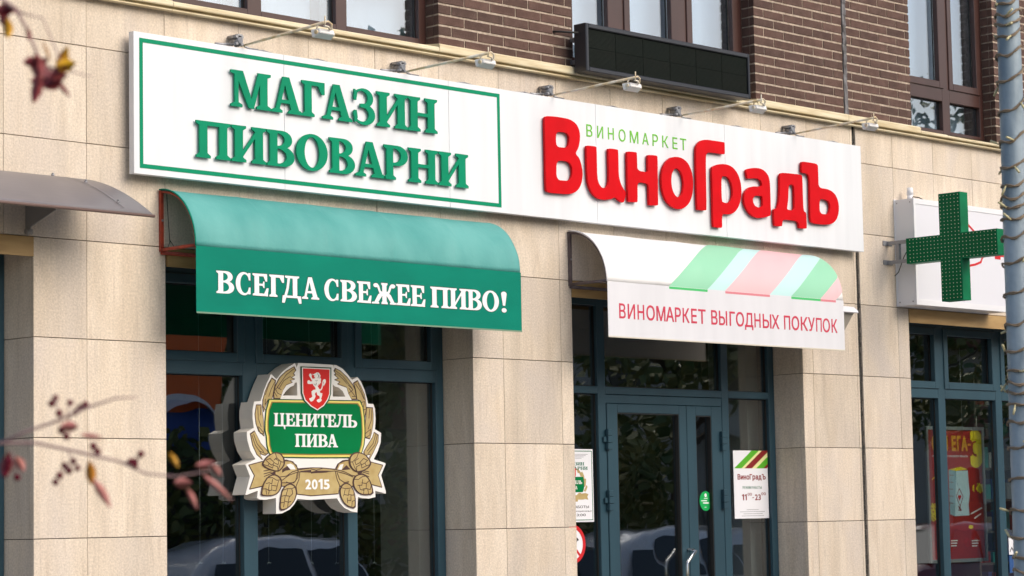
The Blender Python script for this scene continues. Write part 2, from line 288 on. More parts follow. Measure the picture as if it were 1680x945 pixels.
# ---- bold serif alphabet (cap height 100), drawn from stems, serifs and bowls
def stem(x, t=20, l=8, r=8, top=True, bot=True, y0=0, y1=100):
    o = [('+', rect(x, y0, x+t, y1))]
    if bot: o.append(('+', [(x-l, 0), (x+t+r, 0), (x+t+r, 6.5), (x+t+(2 if r else 0), 11), (x+t-.5, 14), (x+.5, 14), (x-(2 if l else 0), 11), (x-l, 6.5)]))
    if top: o.append(('+', [(x-l, 100), (x-l, 93.5), (x-(2 if l else 0), 89), (x+.5, 86), (x+t-.5, 86), (x+t+(2 if r else 0), 89), (x+t+r, 93.5), (x+t+r, 100)]))
    return o
def P_(p): return ('+', p)
def M_(p): return ('-', p)
def mirror(p, c): return [(2*c-x, y) for x, y in p]
SER = {
 'П': stem(8, top=False)+stem(58, top=False)+[P_([(0, 100), (0, 93), (7, 88), (79, 88), (86, 93), (86, 100)])],
 'И': stem(8)+stem(58)+[P_([(26, 12), (26, 28), (60, 88), (60, 72)])],
 'Н': stem(8)+stem(58)+[P_(rect(27, 45, 59, 55))],
 'Г': stem(8, r=8, top=False)+[P_([(0, 100), (0, 93), (7, 89), (7, 88), (60, 88), (66, 92), (66, 100)]), P_([(46, 90), (66, 100), (66, 66), (58, 66)])],
 'М': [P_(rect(11, 0, 22, 100)), P_([(10, 100), (35, 100), (68, 0), (52, 0)]), P_([(53, 0), (66, 0), (92, 100), (80, 100)]), P_(rect(84, 0, 106, 100)),
       P_([(0, 0), (33, 0), (33, 7), (24, 12), (9, 12), (0, 7)]), P_([(74, 0), (116, 0), (116, 7), (107, 12), (83, 12), (74, 7)]), P_([(0, 100), (0, 93), (9, 89), (28, 89), (36, 100)]), P_([(78, 100), (82, 89), (107, 89), (116, 93), (116, 100)])],
 'А': [P_([(36, 101), (56, 101), (88, 5), (63, 5)]), P_([(36, 101), (48, 101), (24, 5), (12, 5)]), P_([(20, 27), (62, 27), (60, 37), (24, 37)]), P_([(0, 0), (34, 0), (34, 6), (26, 11), (9, 11), (0, 6)]), P_([(52, 0), (96, 0), (96, 6), (89, 11), (60, 11), (52, 6)])],
 'В': stem(8, r=0)+[P_(dshape(20, 68, 50, 100, k=.95)), P_(dshape(20, 74, 0, 55, k=.95)), M_(dshape(28, 48, 57, 92)), M_(dshape(28, 53, 8, 49))],
 'Р': stem(8, r=8, top=False)+[P_([(0, 100), (0, 93), (7, 88), (20, 88), (20, 100)]), P_(dshape(20, 74, 41, 100, k=.95)), M_(dshape(28, 53, 50, 91))],
 'О': [P_(ell(42, 50, 42, 52, 40)), M_(ell(42, 50, 20, 43, 36))],
 'С': [P_(ell(44, 50, 44, 52, 40)), M_(ell(49, 50, 25, 43, 32)), M_(rect(58, 28, 110, 72)), M_(rect(79, -5, 110, 110)), P_([(68, 99), (79, 99), (79, 66), (71, 66), (66, 84)]), P_([(66, 16), (71, 34), (80, 34), (79, 4), (68, 3)])],
 'Е': stem(8, r=0, top=False, bot=False)+[P_([(0, 100), (0, 93), (8, 88), (60, 89), (64, 93), (64, 100)]), P_([(48, 90), (64, 99), (64, 66), (57, 66)]), P_(rect(27, 46, 48, 55)), P_([(42, 50), (48, 66), (52, 66), (52, 36), (48, 36)]), P_([(0, 0), (0, 7), (8, 12), (66, 10), (68, 0)]), P_([(50, 9), (66, 1), (70, 36), (62, 36)])],
 'З': [P_(ell(31, 74, 32, 28)), P_(ell(33, 27, 36, 30)), M_(ell(25, 74, 20, 20)), M_(ell(25, 27, 23, 21)), M_(rect(-10, 35, 24, 67)), P_([(20, 47), (44, 45), (44, 59), (20, 57)]), P_([(0, 66), (7, 66), (10, 84), (4, 97), (0, 97)]), P_([(0, 3), (5, 3), (11, 16), (8, 37), (0, 37)])],
 'Д': [P_([(14, 100), (14, 93), (20, 89), (70, 89), (78, 93), (78, 100)]), P_(rect(49, 4, 69, 95)), P_([(26, 92), (37, 92), (30, 40), (21, 6), (9, 6), (20, 45)]), P_(rect(2, 0, 86, 10)), P_([(2, 10), (0, -24), (11, -24), (18, 0), (18, 10)]), P_([(86, 10), (88, -24), (77, -24), (70, 0), (70, 10)])],
 'Ж': stem(50, 20, 5, 5)+[P_([(52, 56), (52, 44), (36, 52), (24, 84), (34, 88), (42, 62)]), P_(ell(20, 87, 12, 10, 20)), P_([(52, 58), (52, 44), (30, 8), (12, 8), (30, 44), (42, 54)]), P_([(0, 0), (34, 0), (34, 8), (6, 9), (0, 6)]),
       P_(mirror([(52, 56), (52, 44), (36, 52), (24, 84), (34, 88), (42, 62)], 60)), P_(ell(100, 87, 12, 10, 20)), P_(mirror([(52, 58), (52, 44), (30, 8), (12, 8), (30, 44), (42, 54)], 60)), P_(mirror([(0, 0), (34, 0), (34, 8), (6, 9), (0, 6)], 60))],
 '!': [P_(ell(12, 90, 12, 12, 24)), P_([(0, 90), (24, 90), (17, 32), (7, 32)]), P_(ell(12, 9, 11, 11, 24))],
 'Ц': stem(8, bot=False)+stem(58, bot=False)+[P_([(0, 0), (0, 7), (8, 12), (94, 10), (94, 0)]), P_([(80, 10), (94, 10), (93, -22), (85, -22), (78, 0)])],
 'Т': stem(34, top=False)+[P_([(0, 100), (88, 100), (88, 90), (0, 90)]), P_([(0, 99), (20, 90), (8, 66), (0, 66)]), P_([(88, 99), (68, 90), (80, 66), (88, 66)])],
 'Л': stem(58, top=False)+[P_([(16, 100), (16, 93), (22, 89), (86, 89), (86, 100)]), P_([(28, 92), (39, 92), (31, 30), (18, 2), (6, 0), (16, 18), (23, 45)]), P_(ell(9, 9, 10, 9, 20))],
 'Ь': stem(8, r=8, bot=False)+[P_([(0, 0), (0, 7), (8, 12), (20, 12), (20, 0)]), P_(dshape(20, 76, 0, 57, k=.95)), M_(dshape(28, 54, 8, 49))],
}
def bounds(ops):
    xs = [p[0] for s, P in ops if s == '+' for p in P]; return min(xs), max(xs)
def serglyph(ch, x0, x1, z0, z1):
    ops = SER[ch]; a, b = bounds(ops); k = (x1-x0)/(b-a); h = (z1-z0)/100
    j = lambda: random.uniform(-1e-6, 1e-6)
    return [(s, [(x0+(p[0]-a)*k+j(), z0+p[1]*h+j()) for p in P]) for s, P in ops]
# ---- plain sans letters come from Blender's built-in font curve, turned into mesh
_fc = bpy.data.curves.new('type', 'FONT'); _fo = bpy.data.objects.new('type', _fc); C.objects.link(_fo)
GL = {}
def sansglyph(ch, bold=0):
    key = (ch, bold)
    if key not in GL:
        _fc.body = ch; bpy.context.view_layer.update()
        cu = _fo.to_curve(bpy.context.evaluated_depsgraph_get()); loops = []
        for sp in cu.splines:
            P = []; bp = sp.bezier_points; n = len(bp)
            for i in range(n):
                p, q = bp[i], bp[(i+1) % n]; A, B_, C_, D = p.co, p.handle_right, q.handle_left, q.co
                m = 1 if ((B_-A).length < 1e-5 and (C_-D).length < 1e-5) or abs((D-A).cross(B_-A).length)+abs((D-A).cross(C_-A).length) < 1e-5 else 5
                for k in range(m):
                    t = k/m; v = A*(1-t)**3+B_*3*t*(1-t)**2+C_*3*t*t*(1-t)+D*t**3; P.append((v.x, v.y))
            loops.append(P)
        _fo.to_curve_clear()
        def area(P): return sum(P[i][0]*P[(i+1) % len(P)][1]-P[(i+1) % len(P)][0]*P[i][1] for i in range(len(P)))/2
        loops.sort(key=lambda P: -abs(area(P))); ops = []
        ops = [('+' if area(P)*area(loops[0]) > 0 else '-', P) for P in loops]; ops.sort(key=lambda q: q[0] == '-')
        if ch == '1': ops = [('+', [(.20, 0), (.30, 0), (.30, .728), (.215, .728), (.20, .70)]), ('+', [(.05, .60), (.21, .728), (.24, .64), (.06, .52)])]
        if bold:
            for s, P in list(ops): ops += strokeops(P, bold*2, True)
        GL[key] = ops
    return GL[key]
def gx(ops): xs = [p[0] for s, P in ops for p in P]; return min(xs), max(xs)
def jit(): return random.uniform(-2e-6, 2e-6)
def sansbox(bm, ch, x0, x1, z0, z1, d0, d1, bold=0, mi=0, cap=.728):
    g = sansglyph(ch, bold); a, b = gx(g)
    plate(bm, [(s, [(x0+(x-a)/(b-a)*(x1-x0)+jit(), z0+y/cap*(z1-z0)+jit()) for x, y in P]) for s, P in g], d0, d1, mi)
def sansline(bm, text, x0, x1, z0, h, d0, d1, bold=0, mi=0, gap=.09):
    """text fitted between x0 and x1 with cap height h"""
    items = []; w = 0
    for ch in text:
        if ch == ' ': w += .28; continue
        g = sansglyph(ch, bold); a, b = gx(g); items.append((g, a, w)); w += b-a+gap
    w -= gap; k = (x1-x0)/w
    for g, a, off in items:
        plate(bm, [(s, [(x0+(off+x-a)*k+jit(), z0+y/.728*h+jit()) for x, y in P]) for s, P in g], d0, d1, mi)

# ================================================================== ground and street
def sheet(name, x0, x1, y0, y1, z, m, kind='structure'):
    bm = NB(); v = [bm.verts.new(c) for c in ((x0, y0, z), (x1, y0, z), (x1, y1, z), (x0, y1, z))]; bm.faces.new(v); return finish(name, bm, m, kind=kind)
sheet('ground', -300, 300, -300, 300, -.32, GRASS)
sheet('road', -120, 160, -17, -7, -.27, ASPH)
bm = NB(); abox(bm, -40, 60, -6.8, 0.6, -.30, -.12); PV = finish('pavement', bm, PAVE, kind='structure')
bm = NB(); abox(bm, 0, 1, 0, .15, -.28, -.108, ch=.012); ke = finish('kerb_stone', bm, KERB, PV); ke.location = (-12, -6.95, 0)
for i in range(1, 36): k2 = ke.copy(); C.objects.link(k2); k2.location = (-12+i*1.008, -6.95, 0)
sheet('far_pavement', -120, 160, -21, -17.2, -.14, PAVE)

# ================================================================== the building
B = thing('shop_building', 'corner shop building with beige stone ground floor and dark brown brick storey above', 'building')
SX0, SX1 = -3.0, 13.8
OPEN = [(-2.7, -.388), (.611, 3.293), (4.325, 7.062), (8.56, 11.6)]
ZTOP, ZL = 3.30, 3.222      # soffit of the openings; lower edge of the ochre lintel trim
clad = box('stone_facade', SX0, SX1, -.60, -.045, 3.36, 4.84, BACK, B)
def tile(x0, x1, z0, z1, parent):
    g = .0022; pr = random.uniform(-.0012, .0012)
    bm = NB(); abox(bm, x0+g*.55, x1-g*.55, pr, .035, z0+g, z1-g, ch=.002)
    o = finish('stone_tile', bm, STONE, parent); return o
ks = [x*.6 for x in range(-5, 24)]; js = [max(0, 1.55+.6*j) for j in range(-3, 6)]+[4.855]
js = sorted(set([0.0, .35, .95, 1.55, 2.15, 2.75, 3.35, 3.95, 4.55, 4.855]))
SEAM = (7.830, 7.878)
for zi in range(len(js)-1):
    z0, z1 = js[zi], js[zi+1]; cuts = set(round(k, 4) for k in ks if SX0 <= k <= SX1)
    if z1 <= 3.36:
        for a, b in OPEN: cuts |= {a, b}
    cuts |= {SX0, SX1}
    if 1: cuts |= {SEAM[0], SEAM[1]}
    cs = sorted(cuts)
    for a, b in zip(cs, cs[1:]):
        if b-a < .03: continue
        mid = (a+b)/2
        if SEAM[0] < mid < SEAM[1]: continue
        zz0 = z0
        if z1 <= 3.36 and any(o[0] < mid < o[1] for o in OPEN): continue
        tile(a, b, zz0, z1, clad)
# piers behind the tiles and the stone returns of the openings
piers = [(SX0, OPEN[0][0]), (OPEN[0][1], OPEN[1][0]), (OPEN[1][1], OPEN[2][0]), (OPEN[2][1], OPEN[3][0]), (OPEN[3][1], SX1)]
for a, b in piers:
    pr_ = box('pier', a+.03, b-.03, -.60, -.045, 0, 3.36, BACK, B)
    for z0, z1 in zip(js, js[1:]):
        if z1 > 3.36: break
        for side, x0, x1 in (('l', a, a+.028), ('r', b-.028, b)):
            bm = NB(); abox(bm, x0+.001, x1-.001, .037, .318, z0+.0022, z1-.0022); finish('stone_tile', bm, STONE, pr_)
bm = NB(); zs = 0.0
while zs < 4.84:
    abox(bm, SEAM[0]-.002+random.uniform(-.003, .003), SEAM[1]+.002+random.uniform(-.003, .003), .012+random.uniform(0, .01), .044, zs, zs+.04); zs += .041
finish('expansion_joint', bm, SEAL, B)
# ochre trim over openings
for a, b in OPEN:
    box('lintel_trim', a+.001, b-.001, -.298, -.004, ZTOP-.002, 3.349, OCHRE, B)
    bm = NB(); abox(bm, a+.002, b-.002, -.006, .012, ZL+.008, 3.346); abox(bm, a+.002, b-.002, .012, .30, ZL+.06, ZL+.072)
    finish('lintel_trim', bm, OCHRE, B)
# cornice: folded cream flashing in lengths
def flashing(x0, x1, hi):
    prof = [(.0, 4.838), (.048, 4.832), (.056, 4.838), (.056, 4.846), (.030, 4.852), (.030, 4.864), (.066, 4.862), (.070, 4.868), (.070, hi-.014), (.060, hi-.004), (-.02, hi+.004), (-.14, hi+.02)]
    prof = [(d, z+.012) for d, z in prof]
    bm = NB(); a = [bm.verts.new((x0, -d, z)) for d, z in prof]; b = [bm.verts.new((x1, -d, z)) for d, z in prof]
    for i in range(len(prof)-1): bm.faces.new((a[i], b[i], b[i+1], a[i+1]))
    bm.faces.new(a[::-1]); bm.faces.new(b)
    finish('flashing', bm, CREAM, B)
for x0, x1, hi in ((-3, -.9, 4.905), (-.896, .62, 4.905), (.624, 2.95, 4.9), (2.954, 4.395, 4.925), (4.399, 5.05, 4.892), (5.054, 6.49, 4.892), (6.494, 7.7, 4.925), (7.704, 8.74, 4.925), (8.744, 9.15, 4.895), (9.154, 10.6, 4.89), (10.604, 13.8, 4.92)):
    flashing(x0, x1, hi)
# brick storey
BZ0, BZ1 = 4.935, 8.0
PIERS = [(3.012, 4.392), (6.556, 8.705), (10.02, 13.79)]
WINS = [(-1.2, 3.012), (4.392, 6.556), (8.705, 10.02)]
WD = -.125
bw = box('brick_wall', SX0, SX1, -.75, -.55, 4.9, BZ1, BACK, B)
bricks = []
def brickmesh():
    bm = NB(); j = lambda: random.uniform(-.004, .004)
    fs = abox(bm, 0, 1, 0, 1, 0, 1, ch=.0)
    me = bpy.data.meshes.new('brick'); bm.free(); bm = NB()
    # one brick with slightly uneven arrises
    nx = 4; top = []; bot = []
    for i in range(nx+1):
        x = .25*i/nx
        bot.append([bm.verts.new((x, .006, .0+abs(j())*.5)), bm.verts.new((x, abs(j())*.4, .003+abs(j())*.4))])
        top.append([bm.verts.new((x, abs(j())*.4, .062-abs(j())*.4)), bm.verts.new((x, .006, .065-abs(j())*.5))])
    bk = [[bm.verts.new((x*.25, .05, z)) for x in (0, 1)] for z in (0, .065)]
    for i in range(nx):
        bm.faces.new((bot[i][0], bot[i+1][0], bot[i+1][1], bot[i][1])); bm.faces.new((bot[i][1], bot[i+1][1], top[i+1][0], top[i][0])); bm.faces.new((top[i][0], top[i+1][0], top[i+1][1], top[i][1]))
    bm.faces.new([bot[0][0], bot[0][1], top[0][0], top[0][1], bk[1][0], bk[0][0]]); bm.faces.new([bk[0][1], bk[1][1], top[-1][1], top[-1][0], bot[-1][1], bot[-1][0]])
    bm.faces.new([t[1] for t in top]+[bk[1][1], bk[1][0]]); bm.faces.new([bk[0][0], bk[0][1]]+[b[0] for b in bot[::-1]])
    bm.normal_update(); bm.to_mesh(me); bm.free(); me.materials.append(BRICK); return me
BM_ = [brickmesh() for _ in range(4)]
def mortarface(x0, x1):
    bm = NB(); abox(bm, x0+.004, x1-.004, .0042, .55, BZ0-.03, BZ1); return finish('mortar_pier', bm, MORTAR, B)
JX = 7.758
def layer(pa, pb, parent):
    stuff = NB(); z = BZ0; r = 0
    while z < BZ1-.07:
        x = pa; first = .25 if r % 2 == 0 else .12
        off = 0
        while x < pb-.02:
            w = first if x == pa else .25
            if x+w > pb-.035: w = pb-x
            segs = [(x, x+w)]
            if x < JX < x+w: segs = [(x, JX-.022), (JX+.022, x+w)]
            for a, b in segs:
                if b-a < .02: continue
                if z < 6.45:
                    o = reg('brick', random.choice(BM_), parent); o.location = (a, random.uniform(-.003, -.0002), z+random.uniform(-.001, .001)); o.scale = ((b-a)/.25, 1, 1); o.rotation_euler.y = random.uniform(-.004, .004)
                else: abox(stuff, a, b, 0, .05, z, z+.065)
            x += w+.012
        z += .077; r += 1
    if len(stuff.verts): finish('brick', stuff, BRICK, parent, kind='stuff')
    else: stuff.free()
for pa, pb in PIERS:
    mp = mortarface(pa, pb); layer(pa, pb, mp)
    # header bricks of the returns at the window jambs (left returns face the camera)
    z = BZ0; r = 0
    while z < 6.45:
        bm = NB(); d = .122 if r % 2 else .118
        abox(bm, pa-.0005, pa+.03, .0525 if r % 2 else .054, .05+.075, z, z+.065); finish('brick', bm, BRICK, mp); z += .077; r += 1
bm = NB(); zs = BZ0
while zs < BZ1-.1:
    w = random.uniform(-.004, .006); abox(bm, JX-.024-w, JX+.024+w, -.006-random.uniform(0, .008), .03, zs, zs+.05); zs += .0505
finish('sealant_joint', bm, SEALB, B)
box('mortar_bed', SX0, SX1, -.3, -.035, 4.87, BZ0-.031, MORTAR, B)
box('lintel_band', SX0, SX1, -.5, -.003, BZ1, BZ1+.3, MORTAR, B)

# ---- windows: frame with mullions; sashes and panes are sub-parts
def window(name, x0, x1, z0, z1, d, verts, horiz, m, gm, fw=.05, fd=.07, sashes=(), sw=.045, parent=B):
    """verts: [(a,b)] mullions, horiz: [(za,zb)] transoms; every cell gets a pane; sashes lists cells (i,j) that have one"""
    xs = [(x0, x0+fw)]+list(verts)+[(x1-fw, x1)]; zsn = [(z0, z0+fw)]+list(horiz)+[(z1-fw, z1)]
    bm = NB()
    for a, b in xs: abox(bm, a, b, -d, -d+fd, z0, z1, ch=.003)
    for a, b in zsn:
        for (p, q) in zip(xs, xs[1:]): abox(bm, p[1]-.001, q[0]+.001, -d+.0006, -d+fd-.001, a, b, ch=.003)
    fr = finish(name, bm, m, parent)
    for i, (p, q) in enumerate(zip(xs, xs[1:])):
        for j, (u, v) in enumerate(zip(zsn, zsn[1:])):
            a, b, c, e = p[1], q[0], u[1], v[0]; gd = d-.045
            if sashes == 'all' or (i, j) in sashes:
                bm = NB(); o = .012; s = sw
                for (q0, q1, r0, r1) in ((a-o, a+s, c-o, e+o), (b-s, b+o, c-o, e+o), (a+s, b-s, c-o, c+s), (a+s, b-s, e-s, e+o)): abox(bm, q0, q1, -d-.012, -d+.03, r0, r1, ch=.004)
                finish('sash', bm, m, fr); a, b, c, e = a+s, b-s, c+s, e-s
            bm = NB(); t = .007
            for (q0, q1, r0, r1) in ((a, a+t, c, e), (b-t, b, c, e), (a+t, b-t, c, c+t), (a+t, b-t, e-t, e)): abox(bm, q0, q1, -gd-.006, -gd+.004, r0, r1)
            finish('gasket', bm, GASKET, fr)
            bm = NB(); abox(bm, a+.001, b-.001, -gd, -gd+.006, c+.001, e-.001); finish('pane', bm, gm, fr)
    return fr
def X(px, py, d): return W(px, py, d)[0]
def Z(px, py, d): return W(px, py, d)[1]
D1 = -.30
# shop window 1 (left)
tz = (Z(276, 612, D1), Z(276, 587, D1))
window('shop_window', .613, 3.291, .12, 3.295, D1, [(X(401, 930, D1), X(424, 930, D1)), (X(572, 930, D1), X(588, 930, D1))], [tz], BLUEF, GLASS, fw=.075, sashes=[(0, 1), (1, 1), (2, 1)], sw=.05)
# entrance surround with side and top lights, two door leaves
dL, dR = X(1000, 900, D1), X(1187, 900, D1); ma = (X(979, 560, D1), X(991.5, 560, D1)); mb = (X(1182.5, 600, D1), X(1193.5, 600, D1)); zt = (Z(960, 645, D1), Z(960, 633, D1)); zh = Z(1000, 662, D1)
bm = NB()
for a, b in ((4.327, 4.40), ma, mb, (6.985, 7.06)): abox(bm, a, b, .3, .38, .02, 3.295, ch=.003)
for p, q in (((4.40, 0), (ma[0], 0)), ((ma[1], 0), (mb[0], 0)), ((mb[1], 0), (6.985, 0))): abox(bm, p[0]-.001, q[0]+.001, .3006, .379, zt[0], zt[1], ch=.003); abox(bm, p[0]-.001, q[0]+.001, .3006, .379, 3.22, 3.295, ch=.003)
abox(bm, ma[1]-.001, mb[0]+.001, .3055, .378, zh+.003, zt[0]-.004, ch=.003); abox(bm, 4.40, ma[0], .3006, .379, .02, .12); abox(bm, mb[1], 6.985, .3006, .379, .02, .12)
abox(bm, ma[1]-.001, dL-.004, .306, .378, .02, zh+.003); abox(bm, dR+.004, mb[0]+.001, .306, .378, .02, zh+.003)
ent = finish('entrance_frame', bm, BLUEF, B)
for a, b, c, e in ((4.40, ma[0], .12, zt[0]), (mb[1], 6.985, .12, zt[0]), (4.40, ma[0], zt[1], 3.22), (ma[1], mb[0], zt[1], 3.22), (mb[1], 6.985, zt[1], 3.22)):
    bm = NB(); t = .008
    for (q0, q1, r0, r1) in ((a, a+t, c, e), (b-t, b, c, e), (a+t, b-t, c, c+t), (a+t, b-t, e-t, e)): abox(bm, q0, q1, .328, .345, r0, r1)
    finish('gasket', bm, GASKET, ent); box('pane', a+.001, b-.001, -.342, -.336, c+.001, e-.001, GLASS, ent)
def door(x0, x1, gx0, gx1, gtop, hinge_x, handle_x, hdir, bend=1):
    bm = NB(); zb = .03
    for (q0, q1, r0, r1) in ((x0, gx0, zb, zh), (gx1, x1, zb, zh), (gx0, gx1, gtop, zh), (gx0, gx1, zb, .28)): abox(bm, q0, q1, .294, .36, r0, r1, ch=.004)
    dr = finish('door', bm, BLUEF, B); t = .007; bm = NB()
    for (q0, q1, r0, r1) in ((gx0, gx0+t, .28, gtop), (gx1-t, gx1, .28, gtop), (gx0+t, gx1-t, .28, .28+t), (gx0+t, gx1-t, gtop-t, gtop)): abox(bm, q0, q1, .300, .34, r0, r1)
    finish('gasket', bm, GASKET, dr); box('pane', gx0, gx1, -.336, -.33, .28, gtop, GLASS, dr)
    for zc in (Z(1002, 721, D1), Z(1002, 821, D1), .5):
        bm = NB()
        for k in (-1, 0, 1):
            o = .008 if k == 0 else 0
            abox(bm, hinge_x-.022-o*0, hinge_x+.022+o, .262, .2935, zc+k*.052-.0245, zc+k*.052+.0245, ch=.004)
        abox(bm, hinge_x-(.05 if hdir > 0 else -.015), hinge_x+(.05 if hdir > 0 else .055)*1, .28, .2935, zc-.02, zc+.02, ch=.003)
        finish('hinge', bm, BLUEF, dr)
    if not bend: return
    hdir = bend; bm = NB(); y = .294; zt_, zb_ = Z(1115, 903, -.24), Z(1115, 903, -.24)-.42; x = handle_x
    tube(bm, [(x, y, zt_), (x+.01*hdir, y-.06, zt_), (x+.02*hdir, y-.068, zt_-.006), (x-.075*hdir, y-.068, zt_-.085), (x-.085*hdir, y-.068, zt_-.11), (x-.085*hdir, y-.068, zb_+.11), (x-.075*hdir, y-.068, zb_+.085), (x+.02*hdir, y-.068, zb_+.006), (x+.01*hdir, y-.06, zb_), (x, y, zb_)], .0125, 12)
    finish('handle', bm, CHROME, dr)
xm = X(1131, 900, D1)
door(dL, xm-.0025, X(1013, 690, -.295), X(1117, 800, -.295), Z(1013, 677, -.295), dL-.004, X(1127, 900, D1), 1)
door(xm+.0025, dR, X(1144.5, 800, -.295), X(1170, 800, -.295), Z(1144, 682, -.295), dR+.004, X(1151, 900, D1), -1, 0)
# pharmacy window
tz3 = (Z(1500, 652, D1), Z(1500, 634, D1))
window('shop_window', 8.562, 11.598, .12, 3.295, D1, [(X(1541, 700, D1), X(1552.5, 700, D1)), (X(1635, 700, D1), X(1645.5, 700, D1))], [tz3], BLUEF, GLASS, fw=.07, sashes=[(0, 1), (1, 1), (2, 1)], sw=.05)
window('shop_window', -2.69, -.39, .12, 3.295, D1, [(-1.6, -1.53)], [tz], BLUEF, GLASS, fw=.075)
# upper windows
d = WD
def ux(px, py=60): return X(px, py, WD)
w1 = window('upper_window', -1.2, 3.010, 4.925, 7.2, WD, [(-.2, -.1), (X(406, 12, WD), X(429, 15, WD)), (X(551, 20, WD), X(569, 20, WD))], [(5.34, 5.42)], BROWNF, GLASSU, fw=.07, sw=.05, sashes=[(0, 1), (1, 1), (2, 1), (3, 1)])
w2 = window('upper_window', 4.394, 6.554, 4.925, 7.2, WD, [(X(1003, 20, WD), X(1024, 20, WD)), (X(1107, 40, WD), X(1127, 40, WD))], [], BROWNF, GLASSU, fw=.075, sw=.055, sashes='all')
zt3 = (Z(1497, 157, WD), Z(1497, 134, WD))
w3 = window('upper_window', 8.707, 10.018, 4.925, 7.2, WD, [(X(1547, 190, WD), X(1559, 190, WD))], [zt3], BROWNF, GLASSU, fw=.06, sw=.05, sashes=[(0, 1), (1, 1)])
box('plinth', SX0, SX1, -.9, -.004, -.119, -.003, STONE, B)
box('entrance_step', 4.0, 7.4, -.003, .6, -.119, -.005, PAVE, B, ch=.01)
# rooms behind the glass
def room(x0, x1, z0, z1, dep, mw_, mf):
    bm = NB()
    y0, y1 = .60, dep
    for f in (((x0, y1, z0), (x1, y1, z0), (x1, y1, z1), (x0, y1, z1)), ((x0, y0, z0), (x0, y1, z0), (x0, y1, z1), (x0, y0, z1)), ((x1, y1, z0), (x1, y0, z0), (x1, y0, z1), (x1, y1, z1)), ((x0, y0, z1), (x0, y1, z1), (x1, y1, z1), (x1, y0, z1))):
        bm.faces.new([bm.verts.new(c) for c in f])
    r_ = finish('interior_wall', bm, mw_, B)
    bm = NB(); bm.faces.new([bm.verts.new(c) for c in ((x0, y0-.5, z0), (x1, y0-.5, z0), (x1, y1, z0), (x0, y1, z0))]); finish('interior_floor', bm, mf, B)
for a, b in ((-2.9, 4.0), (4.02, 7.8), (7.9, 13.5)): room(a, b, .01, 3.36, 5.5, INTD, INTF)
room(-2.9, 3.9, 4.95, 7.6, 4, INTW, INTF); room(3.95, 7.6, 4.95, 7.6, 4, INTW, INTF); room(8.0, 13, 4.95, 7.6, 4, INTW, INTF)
box('roof_slab', SX0, SX1, -6, -.6, 8.2, 8.4, BACK, B)
box('rear_wall', SX0, SX1, -6.3, -6.0, 0, 8.4, BACK, B)
box('end_wall', SX0-.25, SX0-.002, -6.3, -.05, 0, 8.4, MORTAR, B); box('end_wall', SX1+.002, SX1+.25, -6.3, -.05, 0, 8.4, MORTAR, B)
box('interior_column', X(686, 800, -.5), X(716, 800, -.5), -.9, -.50, .02, 3.1, CURT2, B)
box('interior_column', X(1229, 800, -.5), X(1250, 800, -.5), -.9, -.50, .02, 3.1, CURT2, B)
#CONTENT#

# ================================================================== fascia sign
SD = .10; SB = .052
S = thing('shop_sign', 'long white fascia sign with green framed serif lettering left and big red lettering right', 'shop sign')
sx0, sx1, sz0, sz1 = .283, 7.812, 3.779, 4.669
seams = [sx0, 1.50, 3.0, 4.52, 6.02, sx1]
bm = NB()
for a, b in zip(seams, seams[1:]): abox(bm, a+.0012, b-.0012, -SD, -SB, sz0, sz1, ch=.0015)
finish('panel', bm, WHITEP, S)
bm = NB()
for z in (3.95, 4.5): abox(bm, sx0+.1, sx1-.1, -SB+.001, -.002, z, z+.03)
finish('mounting_rail', bm, ZINC, S)
bx0, bx1, bz0, bz1, bt = .327, 3.507, 3.817, 4.632, .027
bm = NB(); plate(bm, [('+', rect(bx0, bz0, bx1, bz1)), ('-', rect(bx0+bt, bz0+bt, bx1-bt, bz1-bt))], SD-.001, SD+.0016); finish('border', bm, GREENB, S)
LF = SD+.026; LBk = SD+.013
def letter(ops, m, d0, d1, parent, name='letter'):
    bm = NB(); plate(bm, ops, d0, d1); return finish(name, bm, m, parent)
z0, z1 = Z(381, 173.4, LF), Z(380, 114.6, LF)
zr0, zr1 = Z(671, 213.5, LF), Z(671, 156.2, LF); zb, zt_ = (z0+zr0)/2, (z1+zr1)/2
for ch, a, b in (('М', 379.2, 444.8), ('А', 445.6, 496), ('Г', 495.8, 533), ('А', 529.2, 577.8), ('З', 579.8, 615.4), ('И', 618.2, 668.8), ('Н', 669.4, 717.2)):
    letter(serglyph(ch, X(a, 165, LF), X(b, 165, LF), zb, zt_), GREENL, LBk, LF, S)
zb = (Z(323, 258.6, LF)+Z(767, 307.6, LF))/2; zt_ = (Z(323, 197.6, LF)+Z(767, 253.2, LF))/2
for ch, a, b in (('П', 322.4, 378.4), ('И', 380.4, 437.2), ('В', 438.4, 483.4), ('О', 486.4, 537.8), ('В', 540.8, 582.4), ('А', 583, 632), ('Р', 630.2, 669.2), ('Н', 670.4, 718.3), ('И', 719.8, 768)):
    letter(serglyph(ch, X(a, 250, LF), X(b, 250, LF), zb, zt_), GREENL, LBk, LF, S)
